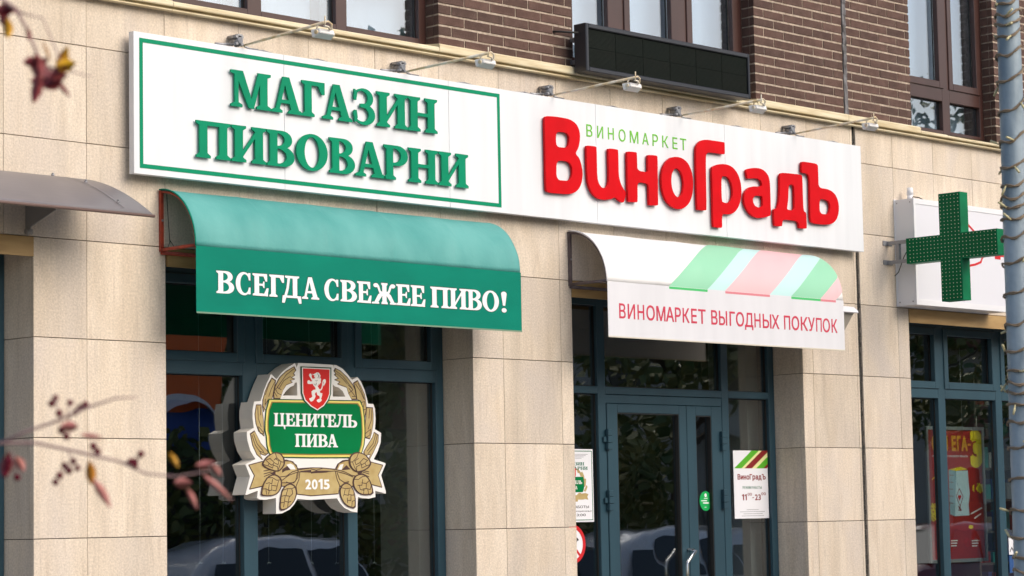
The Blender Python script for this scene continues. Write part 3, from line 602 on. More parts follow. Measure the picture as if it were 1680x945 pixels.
# red letters, traced outlines on the letter face plane
RF = SD+.032; RB = SD+.012
Q = 5.561
def tr(org, pts, d, q=Q): return [W(org[0]+x/q, org[1]+y/q, d) for x, y in pts]
O1, O2, O3 = (880, 180), (1050, 210), (1210, 220)
red = [
 (O1, [(75,80),(80,65),(95,57),(170,62),(240,72),(310,88),(362,125),(390,175),(400,240),(395,300),(382,355),(355,400),(388,435),(410,490),(425,580),(418,650),(395,715),(355,755),(300,772),(210,765),(120,757),(98,745),(88,720),(82,400)],
  [[(178,200),(265,205),(290,222),(302,255),(300,300),(290,335),(270,348),(180,338)], [(183,462),(280,468),(315,495),(330,540),(328,600),(310,640),(290,650),(183,640)]]),
 (O1, [(457,335),(463,325),(545,335),(550,350),(553,480),(555,600),(565,660),(590,705),(620,718),(645,705),(660,670),(663,600),(660,480),(657,360),(662,352),(742,362),(747,375),(750,500),(752,600),(765,660),(790,715),(823,755),(800,850),(770,840),(718,795),(690,815),(620,823),(560,810),(515,770),(485,710),(468,640),(462,500)], []),
 (O1, [(828,387),(835,380),(912,387),(917,395),(920,480),(922,557),(1020,571),(1020,540),(1017,420),(1024,411),(1101,418),(1106,428),(1109,650),(1112,868),(1106,873),(1036,873),(1029,863),(1027,760),(1025,683),(1000,669),(922,658),(924,760),(924,838),(918,845),(845,840),(837,830),(832,600)], []),
 (O2, [(330,260),(390,275),(440,320),(475,400),(488,500),(480,610),(450,690),(400,733),(350,742),(290,720),(235,660),(205,570),(195,470),(205,380),(235,310),(280,270)], [[(335,365),(365,385),(388,430),(400,500),(395,570),(375,620),(350,635),(320,615),(295,560),(285,490),(290,420),(308,380)]]),
 (O2, [(510,190),(525,145),(555,115),(600,105),(680,116),(765,129),(773,137),(775,232),(768,240),(700,230),(640,222),(610,230),(600,260),(604,500),(608,745),(600,752),(530,748),(522,740),(515,450)], []),
 (O2, [(656,365),(670,350),(710,332),(765,327),(820,340),(865,375),(900,430),(922,510),(928,590),(918,670),(890,740),(850,780),(800,790),(750,780),(750,850),(750,905),(740,912),(680,905),(668,895),(662,600)], [[(742,440),(780,438),(812,455),(835,500),(847,560),(845,630),(825,675),(800,686),(765,680),(746,668)]]),
 (O3, [(78,330),(90,318),(150,307),(210,312),(255,340),(285,385),(297,440),(302,600),(305,735),(298,745),(250,760),(190,768),(140,750),(95,705),(65,640),(58,580),(70,525),(100,490),(150,475),(222,480),(225,450),(212,420),(185,405),(150,402),(100,408),(90,400)], [[(160,560),(228,563),(230,610),(232,662),(190,670),(160,655),(142,620),(142,585)]]),
 (O3, [(385,385),(395,358),(412,352),(500,361),(580,370),(592,385),(597,550),(602,705),(628,715),(631,790),(633,855),(625,863),(570,860),(562,850),(557,795),(480,785),(412,778),(408,835),(400,842),(345,838),(338,828),(330,690),(338,682),(362,680),(375,640),(385,560),(386,460)], [[(468,455),(518,465),(520,580),(522,698),(450,690),(458,640),(465,560)]]),
 (O3, [(585,258),(595,250),(650,258),(715,268),(730,280),(735,300),(738,400),(740,490),(820,500),(870,525),(905,570),(925,640),(925,710),(910,770),(880,810),(830,828),(720,820),(690,812),(672,795),(665,760),(662,560),(658,365),(600,355),(585,345)], [[(748,592),(800,595),(835,615),(848,655),(842,700),(825,735),(750,725)]]),
]
for org, outl, holes in red:
    letter([('+', chaikin(tr(org, outl, RF), 2, .24))]+[('-', chaikin(tr(org, h, RF), 2, .2)) for h in holes], REDL, RB, RF, S)
# small lime word
zb = (Z(962.5, 223.8, SD)+Z(1120, 246.2, SD))/2; zt_ = (Z(962.5, 203.8, SD)+Z(1120, 227.4, SD))/2
for ch, a, b in (('В', 962.2, 971.7), ('И', 979.8, 989.4), ('Н', 997.4, 1006.8), ('О', 1014.9, 1026), ('М', 1033.2, 1046.9), ('А', 1053.4, 1063.7), ('Р', 1070.2, 1079), ('К', 1086.2, 1095.9), ('Е', 1103, 1110.8), ('Т', 1115.6, 1125.2)):
    bm = NB(); sansbox(bm, ch, X(a, 225, SD), X(b, 225, SD), zb, zt_, SD-.001, SD+.003); finish('letter', bm, LIME, S)
# ties and cable on the sign's top edge
bm = NB()
for px in (440, 531, 770, 868, 1012, 1215, 1370):
    x = X(px, 120, SD); abox(bm, x-.10, x+.02, -.088, -.078, sz1+.0005, sz1+.006); tube(bm, [(x-.13, -.06, sz1+.002), (x-.02, -.07, sz1+.014), (x+.11, -.06, sz1+.002)], .004, 6)
finish('cable', bm, ZINC, S)

# ================================================================== floodlights on arms above the sign
def flood(x, label, rise, k=0):
    zb = sz1+.012
    L = thing('sign_floodlight', label, 'floodlight', 'floodlights on arms above the fascia sign', (x, 0, zb)); y0 = -.075
    if k == 0:
        bm = NB(); tube(bm, [(-.02, y0, .005), (-.01, -.3, rise*.4), (0, -.87, rise)], [.006, .009, .0098], 10); o = finish('arm', bm, LAMPC, L)
        bm = NB(); tube(bm, [(-.06, -.035, .035), (-.055, -.075, .035), (-.05, -.11, .035)], .022, 12); tube(bm, [(-.078, -.035, .058), (-.078, -.11, .058)], .010, 8); tube(bm, [(-.078, -.035, .012), (-.078, -.11, .012)], .010, 8); tube(bm, [(-.034, -.035, .058), (-.034, -.11, .058)], .010, 8); tube(bm, [(-.034, -.035, .010), (-.034, -.11, .010)], .010, 8)
        abox(bm, -.075, -.035, -.112, -.005, .064, .074); finish('clamp', bm, ZINC, L)
        bm = NB(); tube(bm, [(-.09, -.07, .012), (-.16, -.06, .004), (-.22, -.06, .0)], .008, 8); finish('cable', bm, ZINC, L); bm = NB(); tube(bm, [(0, -.085, .004), (.05, -.08, -.004), (.12, -.078, -.003)], .007, 8); finish('cable', bm, ZINC, L)
        # lamp head: tilted housing with flared reflector, glass towards the sign
        cx, cy, cz = .045, -.81, rise-.055; a = R(14); rot = Matrix.Rotation(-a, 4, 'X')
        bm = NB(); prof = [(.060, .035, .015), (.070, .0, .021), (.080, -.035, .027)]
        rings = []
        for hw, yy, hz in prof:
            rings.append([bm.verts.new(rot @ Vector((sx*hw, -yy*.9, sz*hz))+Vector((cx, cy, cz))) for sx, sz in ((-1, -1), (1, -1), (1, 1), (-1, 1))])
        for u, v in zip(rings, rings[1:]):
            for i in range(4): bm.faces.new((u[i], u[(i+1) % 4], v[(i+1) % 4], v[i]))
        bm.faces.new(rings[0][::-1]); bm.faces.new(rings[-1]); bmesh.ops.recalc_face_normals(bm, faces=bm.faces); bmesh.ops.bevel(bm, geom=bm.edges[:], offset=.004, segments=1, affect='EDGES')
        hd = finish('lamp_head', bm, LAMPW, L)
        bm = NB(); q = [rot @ Vector((sx*.066, .0345, sz*.019))+Vector((cx, cy, cz)) for sx, sz in ((-1, -1), (1, -1), (1, 1), (-1, 1))]; bm.faces.new([bm.verts.new(p) for p in q]); finish('lamp_glass', bm, LAMPG, hd)
        bm = NB(); tube(bm, [(cx-.06, cy, cz), (cx-.06, cy-.004, cz+.035), (cx-.045, cy-.01, cz+.05), (0, -.86, rise-.002)], .006, 8)
        tube(bm, [(0, -.865, rise), (.035, -.862, rise+.012), (.075, -.85, rise+.002), (.092, -.83, rise-.03), (cx+.06, cy, cz+.01)], .006, 8); tube(bm, [(0, -.865, rise-.02), (.04, -.86, rise-.022), (.065, -.85, rise-.035), (.07, -.83, cz+.03)], .006, 8)
        tube(bm, [(.0, -.872, rise-.015), (.0, -.872, rise+.04)], .005, 6)
        for sx in (-1, 1): tube(bm, [(cx+sx*.06, cy-.006, cz), (cx+sx*.075, cy-.006, cz)], .014, 8)
        finish('bracket', bm, LAMPC, L)
    return L
fb = [(400, 78), (666, 121), (907, 159), (1117, 190), (1304, 216)]
flab = ['cream sign floodlight over the word at the left end of the sign', 'cream sign floodlight above the right edge of the green framed text', 'cream sign floodlight with rusty arm in front of the black display', 'cream sign floodlight below the right end of the black display', 'cream sign floodlight nearest the sign right end, below the brick joint']
first = flood(X(*fb[0], .08), flab[0], .04)
for (px, py), lb in zip(fb[1:], flab[1:]):
    c = first.copy(); C.objects.link(c); c.location.x = X(px, py, .08); c['label'] = lb; c.rotation_euler.z = random.uniform(-.03, .03); c.rotation_euler.x = random.uniform(0, .02)
    for ch in list(first.children):
        e = ch.copy(); C.objects.link(e); e.parent = c
        for g in ch.children: h = g.copy(); C.objects.link(h); h.parent = e

# ================================================================== awnings
def canopy(bm, x0, x1, zw, zf, D, off=0, t0=0, t1=1, nx=200, nt_=18, ribs=5, top=None, bot=None, thick=.004, mi=0):
    """quarter-round fabric; x limits may be given as functions of the arc parameter t"""
    def P(x, t):
        a = t*math.pi/2; u = (x-x0)/(x1-x0)*ribs; sag = .012*(math.sin(math.pi*(u % 1))**.7)*math.sin(a)*math.cos(a)*2+.002*math.sin(x*9+t*5)*math.sin(2*a)
        wr = .004*math.exp(-((((u+.5+.10*t) % 1)-.5)/.035)**2)*max(0, t-.25)+.0025*math.sin(23*x+11*t*t)*math.sin(math.pi*t)**2*math.sin(3*x+1)
        r1, r2 = D-sag+off+wr, (zw-zf)-sag+off+wr
        return (x, -(.012+(r1-.012)*math.sin(a)), zf+r2*math.cos(a))
    top = top or (x0, x1); bot = bot or (x0, x1); g = {}
    for j in range(nt_+1):
        t = t0+(t1-t0)*j/nt_
        tt = (t-t0)/(t1-t0); a = top[0]+(bot[0]-top[0])*t; b = top[1]+(bot[1]-top[1])*t
        a = max(min(a, x1), x0); b = max(min(b, x1), x0)
        for i in range(nx+1): g[i, j] = bm.verts.new(P(a+(b-a)*i/nx, t))
    for j in range(nt_):
        for i in range(nx):
            q = (g[i, j], g[i, j+1], g[i+1, j+1], g[i+1, j])
            if (q[0].co-q[3].co).length < 1e-6 and (q[1].co-q[2].co).length < 1e-6: continue
            f = bm.faces.new(q); f.material_index = mi; f.smooth = True
def awning(name, label, x0, x1, zw, zf, zbot, D, mc, mv, mtube):
    A = thing(name, label, 'awning')
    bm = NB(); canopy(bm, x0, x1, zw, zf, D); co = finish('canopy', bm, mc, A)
    md = co.modifiers.new('thickness', 'SOLIDIFY'); md.thickness = .004; md.offset = -1
    n = 46; bm = NB(); rows = []
    for i in range(n+1):
        x = x0+(x1-x0)*i/n; rows.append([bm.verts.new((x, -(D+.002), zf)), bm.verts.new((x, -(D+.002)-.0004*math.sin(i*.5), (zf+zbot)/2)), bm.verts.new((x, -(D+.002)-.0008*math.sin(i*.4), zbot+.0015*math.sin(i*.9)))])
    for a, b in zip(rows, rows[1:]):
        for k in range(2): f = bm.faces.new((a[k], a[k+1], b[k+1], b[k]))
    v = finish('valance', bm, mv, A); md = v.modifiers.new('thickness', 'SOLIDIFY'); md.thickness = .004; md.offset = 1
    bm = NB(); tube(bm, [(x0, -(.014+(D-.012)*math.sin(a_)), zf+(zw-zf+.001)*math.cos(a_)) for a_ in [i*math.pi/40 for i in range(21)]], .005, 8); finish('piping', bm, mv, A)
    r = .011
    for x in (x0+.014, x1-.014):
        bm = NB(); abox(bm, x-r, x+r, -.024, -.002, zf-.005, zw-.004); finish('upright', bm, mtube, A)
        bm = NB(); tube(bm, [(x, -.012, zf+.006), (x, -D+.012, zf+.006)], r, 8); finish('bottom_rail', bm, mtube, A)
        bm = NB(); tube(bm, [(x, -(.012+(D-.026)*math.sin(a)), zf+(zw-zf-.014)*math.cos(a)) for a in [i*math.pi/32 for i in range(17)]], .008, 8); finish('hoop', bm, mtube, A)
    bm = NB(); tube(bm, [(x0+.014, -.013, zf-.012), (x1-.014, -.013, zf-.012)], .012, 8); finish('bottom_rail', bm, mtube, A)
    bm = NB(); tube(bm, [(x0+.014, -D+.014, zf-.006), (x1-.014, -D+.014, zf-.006)], .010, 8); finish('front_rail', bm, mtube, A)
    bm = NB(); tube(bm, [(x0+.014, -.014, zf+.19), (x0+.014, -.028, zf+.19)], .008, 8); finish('bolt', bm, ZINC, A)
    return A
AD = .37
ax0, ax1 = X(321, 450, AD), X(854.5, 500, AD); azf = (Z(321, 402, AD)+Z(852, 448, AD))/2; azb = (Z(322, 512, AD)+Z(853, 544.5, AD))/2
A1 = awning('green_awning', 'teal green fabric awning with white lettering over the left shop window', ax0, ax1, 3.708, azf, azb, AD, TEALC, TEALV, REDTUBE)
PFc = AD+.0065
zb = (Z(357, 479.6, AD)+Z(766, 509.4, AD))/2; zt_ = (Z(355, 443, AD)+Z(766, 475.6, AD))/2
msg = [('В', 354, 383), ('С', 385.7, 412.4), ('Е', 413.5, 439.4), ('Г', 440.8, 464.8), ('Д', 461.7, 493.2), ('А', 494.2, 522.3), ('С', 531, 556.4), ('В', 557.4, 584.2), ('Е', 585, 608.2), ('Ж', 608.8, 650), ('Е', 649, 672.3), ('Е', 672.8, 696.6), ('П', 705, 735.5), ('И', 735.8, 765), ('В', 765, 789), ('О', 790, 817), ('!', 821, 829.8)]
for ch, a, b in msg:
    bo = NB(); bi = NB()
    ops = serglyph(ch, X(a, 485, AD), X(b, 485, AD), zb, zt_)
    plate(bi, ops, PFc-.001, PFc+.0015)
    for s, P in ops:
        if s == '+': plate(bo, strokeops(P, .0085, True), PFc-.003, PFc)
    lt = finish('letter', bi, TXTW, A1); finish('letter_outline', bo, OUTL, lt)
bm = NB(); tube(bm, [(ax0+.06, -.01, azf+.36), (ax0+.055, -.03, azf+.2), (ax0+.075, -.02, azf+.06), (ax0+.05, -.03, azf+.02), (ax0+.1, -.03, azf+.03), (ax0+.075, -.02, azf+.07)], .0025, 6); finish('loose_wire', bm, RUBBER, A1)
bm = NB(); plate(bm, [('+', rect(ax0, azb-.004, ax1, azb+.006))], AD+.004, AD+.0085); finish('hem', bm, mat('faded_hem', sl((112, 140, 118)), .6), A1)

BD = .385
wx0, wx1 = X(996.5, 500, BD), X(1384, 530, BD); wzf = (Z(997, 460, BD)+Z(1383, 494.5, BD))/2; wzb = (Z(997, 552, BD)+Z(1384, 574.5, BD))/2
A2 = awning('white_awning', 'white fabric awning with diagonal green and pink stripes and crimson lettering over the door', wx0, wx1, 3.712, wzf, wzb, BD, AWHITE, VWHITE, GREYTUBE)
DX = X(1167, 424, .02)-X(1097, 467, BD)
def edge(pb): xb = X(pb, 480, BD); return (xb+DX, xb)
for p0, p1, m, hm in ((1097, 1160, PGREEN, SGREEN), (1160, 1189, PPALE, None), (1189, 1262, PPINK, SPINK), (1262, 1297, PPALE, None), (1297, 1345, PGREEN, SGREEN), (1345, 1370, PPINK, SPINK)):
    a, b = edge(p0), edge(p1); bm = NB()
    canopy(bm, wx0, wx1, 3.712, wzf, BD, off=.0035, top=(a[0], b[0]), bot=(a[1], b[1]), nx=24, nt_=26); finish('stripe', bm, m, A2)
    if hm: box('hem', a[1]-.0, b[1], BD+.002, BD+.0062, wzf-.020, wzf-.002, hm, A2)
zb = (Z(1015, 522.4, BD)+Z(1145, 531.4, BD)+Z(1372, 544.8, BD))/3; zt_ = (Z(1015, 498, BD)+Z(1145, 509, BD)+Z(1372, 522.8, BD))/3
bm = NB()
for ch, a, b in (('В', 1014.9, 1025.5), ('И', 1028.9, 1041), ('Н', 1044.9, 1056), ('О', 1059.5, 1073.3), ('М', 1076, 1090.7), ('А', 1091.5, 1104.9), ('Р', 1106.4, 1116), ('К', 1118.9, 1130), ('Е', 1132.9, 1142.2), ('Т', 1144.4, 1156.7),
                 ('В', 1165.7, 1176), ('Ы', 1178.5, 1191.8), ('Г', 1195.8, 1204.7), ('О', 1206.3, 1219.4), ('Н', 1236.4, 1246.5), ('Ы', 1250, 1264.2), ('Х', 1265, 1277),
                 ('П', 1285, 1295), ('О', 1297.4, 1309.8), ('К', 1312.4, 1323.9), ('У', 1324.5, 1335.4), ('П', 1337.4, 1346.6), ('О', 1348.4, 1360), ('К', 1362.7, 1372), ('Д', 1220.8, 1234.4)):
    bm = NB(); sansbox(bm, ch, X(a, 520, BD), X(b, 520, BD), zb, zt_, BD+.005, BD+.0075, bold=.012); finish('letter', bm, CRIM, A2)
bm = NB(); abox(bm, wx0, wx1, -(BD+.008), -(BD-.004), wzb-.005, wzb+.004); finish('hem', bm, mat('hem_cream', (.62, .58, .48), .6), A2)
# little white hood at the awning's right end
hx1 = X(1407, 508, .20); hx0 = hx1-.30
H = thing('wall_hood', 'small white metal hood on the wall at the right end of the striped awning', 'vent hood')
bm = NB(); prof = [(.0, .06), (.10, .06), (.16, .05), (.20, .02), (.21, .0), (.204, -.004), (.0, -.004)]; zc = Z(1395, 512, .2)
a = [bm.verts.new((hx0, -d, zc+z)) for d, z in prof]; b = [bm.verts.new((hx1, -d, zc+z)) for d, z in prof]
for i in range(len(prof)): bm.faces.new((a[i], b[i], b[(i+1) % len(prof)], a[(i+1) % len(prof)]))
bm.faces.new(a[::-1]); bm.faces.new(b); bmesh.ops.recalc_face_normals(bm, faces=bm.faces); finish('hood_cover', bm, VWHITE, H)
bm = NB(); t4 = [(hx0+.01, 0), (hx1-.015, 0), (hx1-.015, -.17), (hx0+.01, -.17)]; b4 = [(hx0+.03, 0), (hx1-.06, 0), (hx1-.06, -.10), (hx0+.03, -.10)]
u = [bm.verts.new((x, y, zc-.0045)) for x, y in t4]; v = [bm.verts.new((x, y, zc-.15)) for x, y in b4]
for i in range(4): bm.faces.new((v[i], v[(i+1) % 4], u[(i+1) % 4], u[i]))
bm.faces.new(v[::-1]); bmesh.ops.recalc_face_normals(bm, faces=bm.faces); finish('hood_body', bm, mat('hood_beige', (.38, .35, .30), .5), H)
box('hood_nozzle', hx0+.05, hx1-.08, .02, .11, zc-.175, zc-.151, ZINC, H)

# ================================================================== grey metal canopy at the left
G = thing('metal_canopy', 'grey curved sheet metal canopy on brackets left of the green awning', 'canopy')
gm = mat('grey_sheet', sl((116, 112, 116)), .38, .0, col2=sl((128, 123, 127)), scale=(3, 3, 3), spec=.6)
GDp = .50; gzf = Z(252, 354, 0)+.0
# the right end is cut at a slant from the wall to the front edge
gx_wall, gzt = X(124, 294, .0), Z(124, 294, 0)
def gz(dd): return gzt-(gzt-gzf0)*(dd/GDp)**1.9
gx_f = X(252, 354, GDp); gzf0 = Z(252, 353, GDp)
gw = X(118, 292, 0.0)
bm = NB(); g = {}
for j in range(17):
    dd = GDp*j/16; xr = gw+(gx_f-gw)*(dd/GDp)
    for i in range(2): g[i, j] = bm.verts.new(((-2.9, xr)[i], -dd-.004, gz(dd)))
for j in range(16): f = bm.faces.new((g[0, j], g[0, j+1], g[1, j+1], g[1, j])); f.smooth = True
o = finish('sheet', bm, gm, G); md = o.modifiers.new('thickness', 'SOLIDIFY'); md.thickness = .006
bm = NB(); pts = []
for j in range(2, 16):
    dd = GDp*j/16; xr = gw+(gx_f-gw)*(dd/GDp)-.19; pts.append((xr, dd))
for (xa, da), (xb, db) in zip(pts, pts[1:]):
    q = [(xa, da), (xa+.012, da), (xb+.012, db), (xb, db)]; bm.faces.new([bm.verts.new((x, -d_-.006, gz(d_)+.003)) for x, d_ in q][::1])
bmesh.ops.recalc_face_normals(bm, faces=bm.faces); finish('seam_fold', bm, gm, G)
bm = NB(); tube(bm, [(-2.9, -GDp-.006, gzf0-.006), (gx_f+.002, -GDp-.006, gzf0-.006)], .010, 8); finish('front_edge', bm, mat('edge_brown', sl((110, 90, 84)), .5), G)
for px, py in ((140, 300), (193, 333), (86, 289)):
    for dd in [k*.02*GDp for k in range(50)]:
        xx, zz = W(px, py, dd)
        if abs(zz-gz(dd)) < .008:
            bm = NB(); tube(bm, [(xx, -dd-.002, zz), (xx, -dd-.006, zz+.012)], .011, 8); tube(bm, [(xx, -dd-.006, zz+.012), (xx, -dd-.007, zz+.02)], .006, 6); finish('bolt', bm, ZINC, G); break
bx = X(52, 357, .06)
bm = NB(); P = [(0, -.11), (.0, .06), (.30, .02), (.30, .0), (.05, -.075), (.045, -.105), (.02, -.125)]
zc = Z(52, 352, .05)
a = [bm.verts.new((bx-.004, -d_, zc+z)) for d_, z in P]; b = [bm.verts.new((bx+.004, -d_, zc+z)) for d_, z in P]
for i in range(len(P)): bm.faces.new((a[i], b[i], b[(i+1) % len(P)], a[(i+1) % len(P)]))
bm.faces.new(a[::-1]); bm.faces.new(b); bmesh.ops.recalc_face_normals(bm, faces=bm.faces); tube(bm, [(bx-.02, -.03, zc-.10), (bx+.02, -.03, zc-.10)], .018, 10); finish('bracket', bm, mat('bracket_grey', (.25, .24, .23), .45), G)

# ================================================================== black LED display
LD = .21
lx0, lx1 = X(962, 80, LD), X(1231, 125, LD); lz0 = (Z(962, 120, LD)+Z(1230, 158, LD))/2; lz1 = (Z(962, 38, LD)+Z(1231, 88, LD))/2
Dp = thing('led_display', 'black unlit LED display panel mounted below the middle upper window', 'display panel')
bm = NB(); f = .035
for (a, b, c, e) in ((lx0, lx0+f*.9, lz0, lz1), (lx1-f*.6, lx1, lz0, lz1), (lx0+f*.9, lx1-f*.6, lz0, lz0+f), (lx0+f*.9, lx1-f*.6, lz1-f, lz1)): abox(bm, a, b, -LD, -LD+.12, c, e, ch=.006)
finish('frame', bm, DARKM, Dp)
box('back_panel', lx0+.03, lx1-.02, .10, .16, lz0+.02, lz1-.02, DARKM, Dp)
mx0, mx1, mz0, mz1 = lx0+f*.9, lx1-f*.6, lz0+f, lz1-f
for i in range(6):
    for j in range(2):
        a, b = mx0+(mx1-mx0)*i/6, mx0+(mx1-mx0)*(i+1)/6; c, e = mz0+(mz1-mz0)*j/2, mz0+(mz1-mz0)*(j+1)/2
        bm = NB(); abox(bm, a+.003, b-.003, -.19, -.165, c+.003, e-.003)
        n = 16
        for k in range(n):
            z = c+(e-c)*(k+.5)/n; abox(bm, a+.002, b-.002, -.1945, -.1901, z+.002, z+.0045, 1)
        finish('led_module', bm, [LED, LEDS], Dp)
bm = NB()
for x in (lx0+.05, lx1-.1):
    abox(bm, x, x+.04, -.11, -.002, lz0+.08, lz0+.11); abox(bm, x, x+.04, -.11, -.002, lz1-.11, lz1-.08)
abox(bm, lx1+.002, lx1+.012, -.13, -.06, lz0+.1, lz0+.28); finish('bracket', bm, ZINC, Dp)
bm = NB(); tube(bm, [(lx0-.02, -.15, lz1-.07), (lx0-.1, -.04, lz1-.055), (lx0-.14, .03, lz1-.05)], .008, 8); finish('cable', bm, RUBBER, Dp)

# ================================================================== pharmacy light box and cross
PD = .20
px0, px1 = X(1500, 400, PD), X(1652, 500, PD); pz0 = (Z(1508, 500, PD)+Z(1650, 512, PD))/2; pz1 = (Z(1500, 322, PD)+Z(1642, 348, PD))/2
LB = thing('pharmacy_lightbox', 'white pharmacy light box with red line drawing behind the green cross', 'light box')
bm = NB(); abox(bm, px0, px1, -PD, -.012, pz0, pz1, ch=.004); abox(bm, px0-.006, px1+.006, -.012, -.002, pz0-.004, pz1+.006); finish('housing', bm, BOXW, LB)
bm = NB(); plate(bm, [('+', rect(px0, pz0, px1, pz1)), ('-', rect(px0+.028, pz0+.05, px1-.02, pz1-.045))], PD, PD+.006); finish('rim', bm, BOXW, LB)
bm = NB(); plate(bm, [('+', rect(px0+.028, pz0+.05, px1-.02, pz1-.045))], PD-.001, PD+.0012); finish('front_film', bm, BOXF, LB)
bm = NB(); tube(bm, [(px0+.12, -.09, pz1), (px0+.12, -.09, pz1+.05)], .026, 14); tube(bm, [(px0+.12, -.09, pz1+.05), (px0+.12, -.09, pz1+.11)], [.030, .024], 14); finish('cable_gland', bm, BOXW, LB)
bm = NB(); tube(bm, [(px0+.12, -.09, pz1+.0), (px0+.12, -.12, pz1+.03), (px0+.18, -.14, pz1+.025), (px0+.30, -.13, pz1+.004)], .005, 6); finish('cable', bm, RUBBER, LB)
bm = NB()
for x, z in ((px0+.002, 0),):
    for y, zz in ((-.035, pz0+.03), (-.17, pz0+.03), (-.035, pz1-.03), (-.17, pz1-.03), (-.035, (pz0+pz1)/2)): tube(bm, [(px0-.001, y, zz), (px0-.004, y, zz)], .006, 8)
finish('screw', bm, ZINC, LB)
dr_ = [W(x, y, PD) for x, y in ((1560, 350), (1576, 358), (1589, 370), (1600, 382), (1612, 398), (1618, 412), (1611, 424), (1609, 430), (1600, 434), (1590, 436), (1578, 442), (1566, 446))]
bm = NB(); plate(bm, strokeops(dr_, .020)+[('+', rect(*W(1632, 425, PD), *W(1641, 417, PD)))]+strokeops([W(1641, 420, PD), W(1650, 421, PD)], .016), PD+.001, PD+.0025); finish('red_drawing', bm, INKR, LB)

XC = X(1449, 400, .0)+.02
def WX(px, py):
    v = Fv + Rv*((px-840)/FPX) - Uv*((py-472.5)/FPX); t = (XC-CAM.x)/v.x; return (-(CAM.y+t*v.y), CAM.z+t*v.z)
def z5(x, y): return WX(1440+x/4.108, 300+y/4.108)
K = [z5(*p) for p in ((408, 75), (553, 58), (565, 335), (806, 308), (808, 485), (570, 505), (575, 790), (432, 797), (424, 524), (195, 543), (190, 372), (418, 350))]
dA, dBv = (K[0][0]+K[7][0])/2, (K[1][0]+K[6][0])/2; dL_, dR_ = (K[10][0]+K[9][0])/2, (K[3][0]+K[4][0])/2
zTop, zBot = (K[0][1]+K[1][1])/2, (K[6][1]+K[7][1])/2; zU, zD = (K[11][1]+K[2][1]+K[10][1]+K[3][1])/4, (K[8][1]+K[5][1]+K[9][1]+K[4][1])/4
XT = .115
CR = thing('pharmacy_cross', 'green projecting pharmacy cross dotted with small diodes on a grey wall bracket', 'pharmacy cross')
bm = NB()
cp = [(dA, zBot), (dBv, zBot), (dBv, zD), (dR_, zD), (dR_, zU), (dBv, zU), (dBv, zTop), (dA, zTop), (dA, zU), (dL_, zU), (dL_, zD), (dA, zD)]
a = [bm.verts.new((XC, -d_, z)) for d_, z in cp]; b = [bm.verts.new((XC+XT, -d_, z)) for d_, z in cp]
for i in range(12): bm.faces.new((a[i], a[(i+1) % 12], b[(i+1) % 12], b[i]))
bm.faces.new(a); bm.faces.new(b[::-1]); bmesh.ops.recalc_face_normals(bm, faces=bm.faces); finish('cross_body', bm, CROSSG, CR)
bm = NB(); i2 = .008; q = [(dA+i2, zBot+i2), (dBv-i2, zBot+i2), (dBv-i2, zD+i2), (dR_-i2, zD+i2), (dR_-i2, zU-i2), (dBv-i2, zU-i2), (dBv-i2, zTop-i2), (dA+i2, zTop-i2), (dA+i2, zU-i2), (dL_+i2, zU-i2), (dL_+i2, zD+i2), (dA+i2, zD+i2)]
bm.faces.new([bm.verts.new((XC-.002, -d_, z)) for d_, z in q]); finish('front_face', bm, CROSSF, CR)
bm = NB(); nc = 6; sp = (dBv-dA)/nc; rz = sp*.95
cols = [dA+sp*(i+.5) for i in range(-40, 60)]; rows_ = [zD+(zU-zD)*(k+.5)/7 for k in range(-20, 30)]
for cd in cols:
    for rzv in rows_:
        if (dA < cd < dBv and zBot+.015 < rzv < zTop-.01) or (dL_+.01 < cd < dR_-.01 and zD < rzv < zU):
            bm.faces.new([bm.verts.new((XC-.0045, -cd+.0042*math.cos(k*math.pi/3), rzv+.0042*math.sin(k*math.pi/3))) for k in range(6)])
bmesh.ops.recalc_face_normals(bm, faces=bm.faces); finish('diode', bm, DIODE, CR, kind='stuff')
bm = NB()
for zc in (zU-.02, zD+.03):
    abox(bm, XC+.02, XC+.055, -dL_-.02, -.0, zc-.014, zc+.014)
    abox(bm, XC-.03, XC+.10, -.008, -.001, zc-.02, zc+.02)
abox(bm, XC+.022, XC+.053, -.13, -.095, zD+.044, zU-.034); finish('wall_bracket', bm, mat('bracket_steel', sl((140, 142, 146)), .45, .3), CR)
bm = NB(); tube(bm, [(XC+.05, -dL_+.01, zD+.14), (XC+.03, -dL_+.05, zD+.06), (XC+.02, -dL_+.10, zD-.06), (XC+.02, -dL_+.14, zD-.09)], .004, 6); finish('cable', bm, RUBBER, CR)

# ================================================================== crest sign
FB = -.15; q7 = 7.269; OA, OB, OC, OD = (380, 590), (510, 590), (380, 715), (510, 715)
def T(org, pts, d=FB): return tr(org, pts, d, q7)
CS = thing('crest_sign', 'brewery crest sign with wheat ears, hops and red lion shield on the left shop window', 'crest sign')
outl = (T(OA, [(795,40)])+T(OB, [(0,46),(262,62),(268,95),(276,62),(305,66),(380,110),(440,175),(490,243),(555,207),(600,265),(640,360),(668,460),(683,525),(745,530),(765,590),(772,700),(765,830),(838,875)])
 + T(OD, [(832,80),(800,180),(750,280),(888,325),(890,345),(838,470),(893,660),(893,690),(768,655),(770,730),(700,748),(620,742),(560,730),(555,915),(480,900),(400,860),(345,800),(312,745),(0,765)])
 + T(OC, [(785,752),(745,820),(690,880),(600,925),(530,930),(530,740),(400,765),(330,758),(305,740),(312,655),(175,705),(165,700),(220,485),(165,345),(175,335),(285,280),(225,180),(190,60),(183,0)])
 + T(OA, [(183,860),(265,815),(250,700),(250,600),(270,500),(345,495),(385,370),(420,280),(470,172),(535,235),(600,150),(680,85),(755,42),(776,92)]))
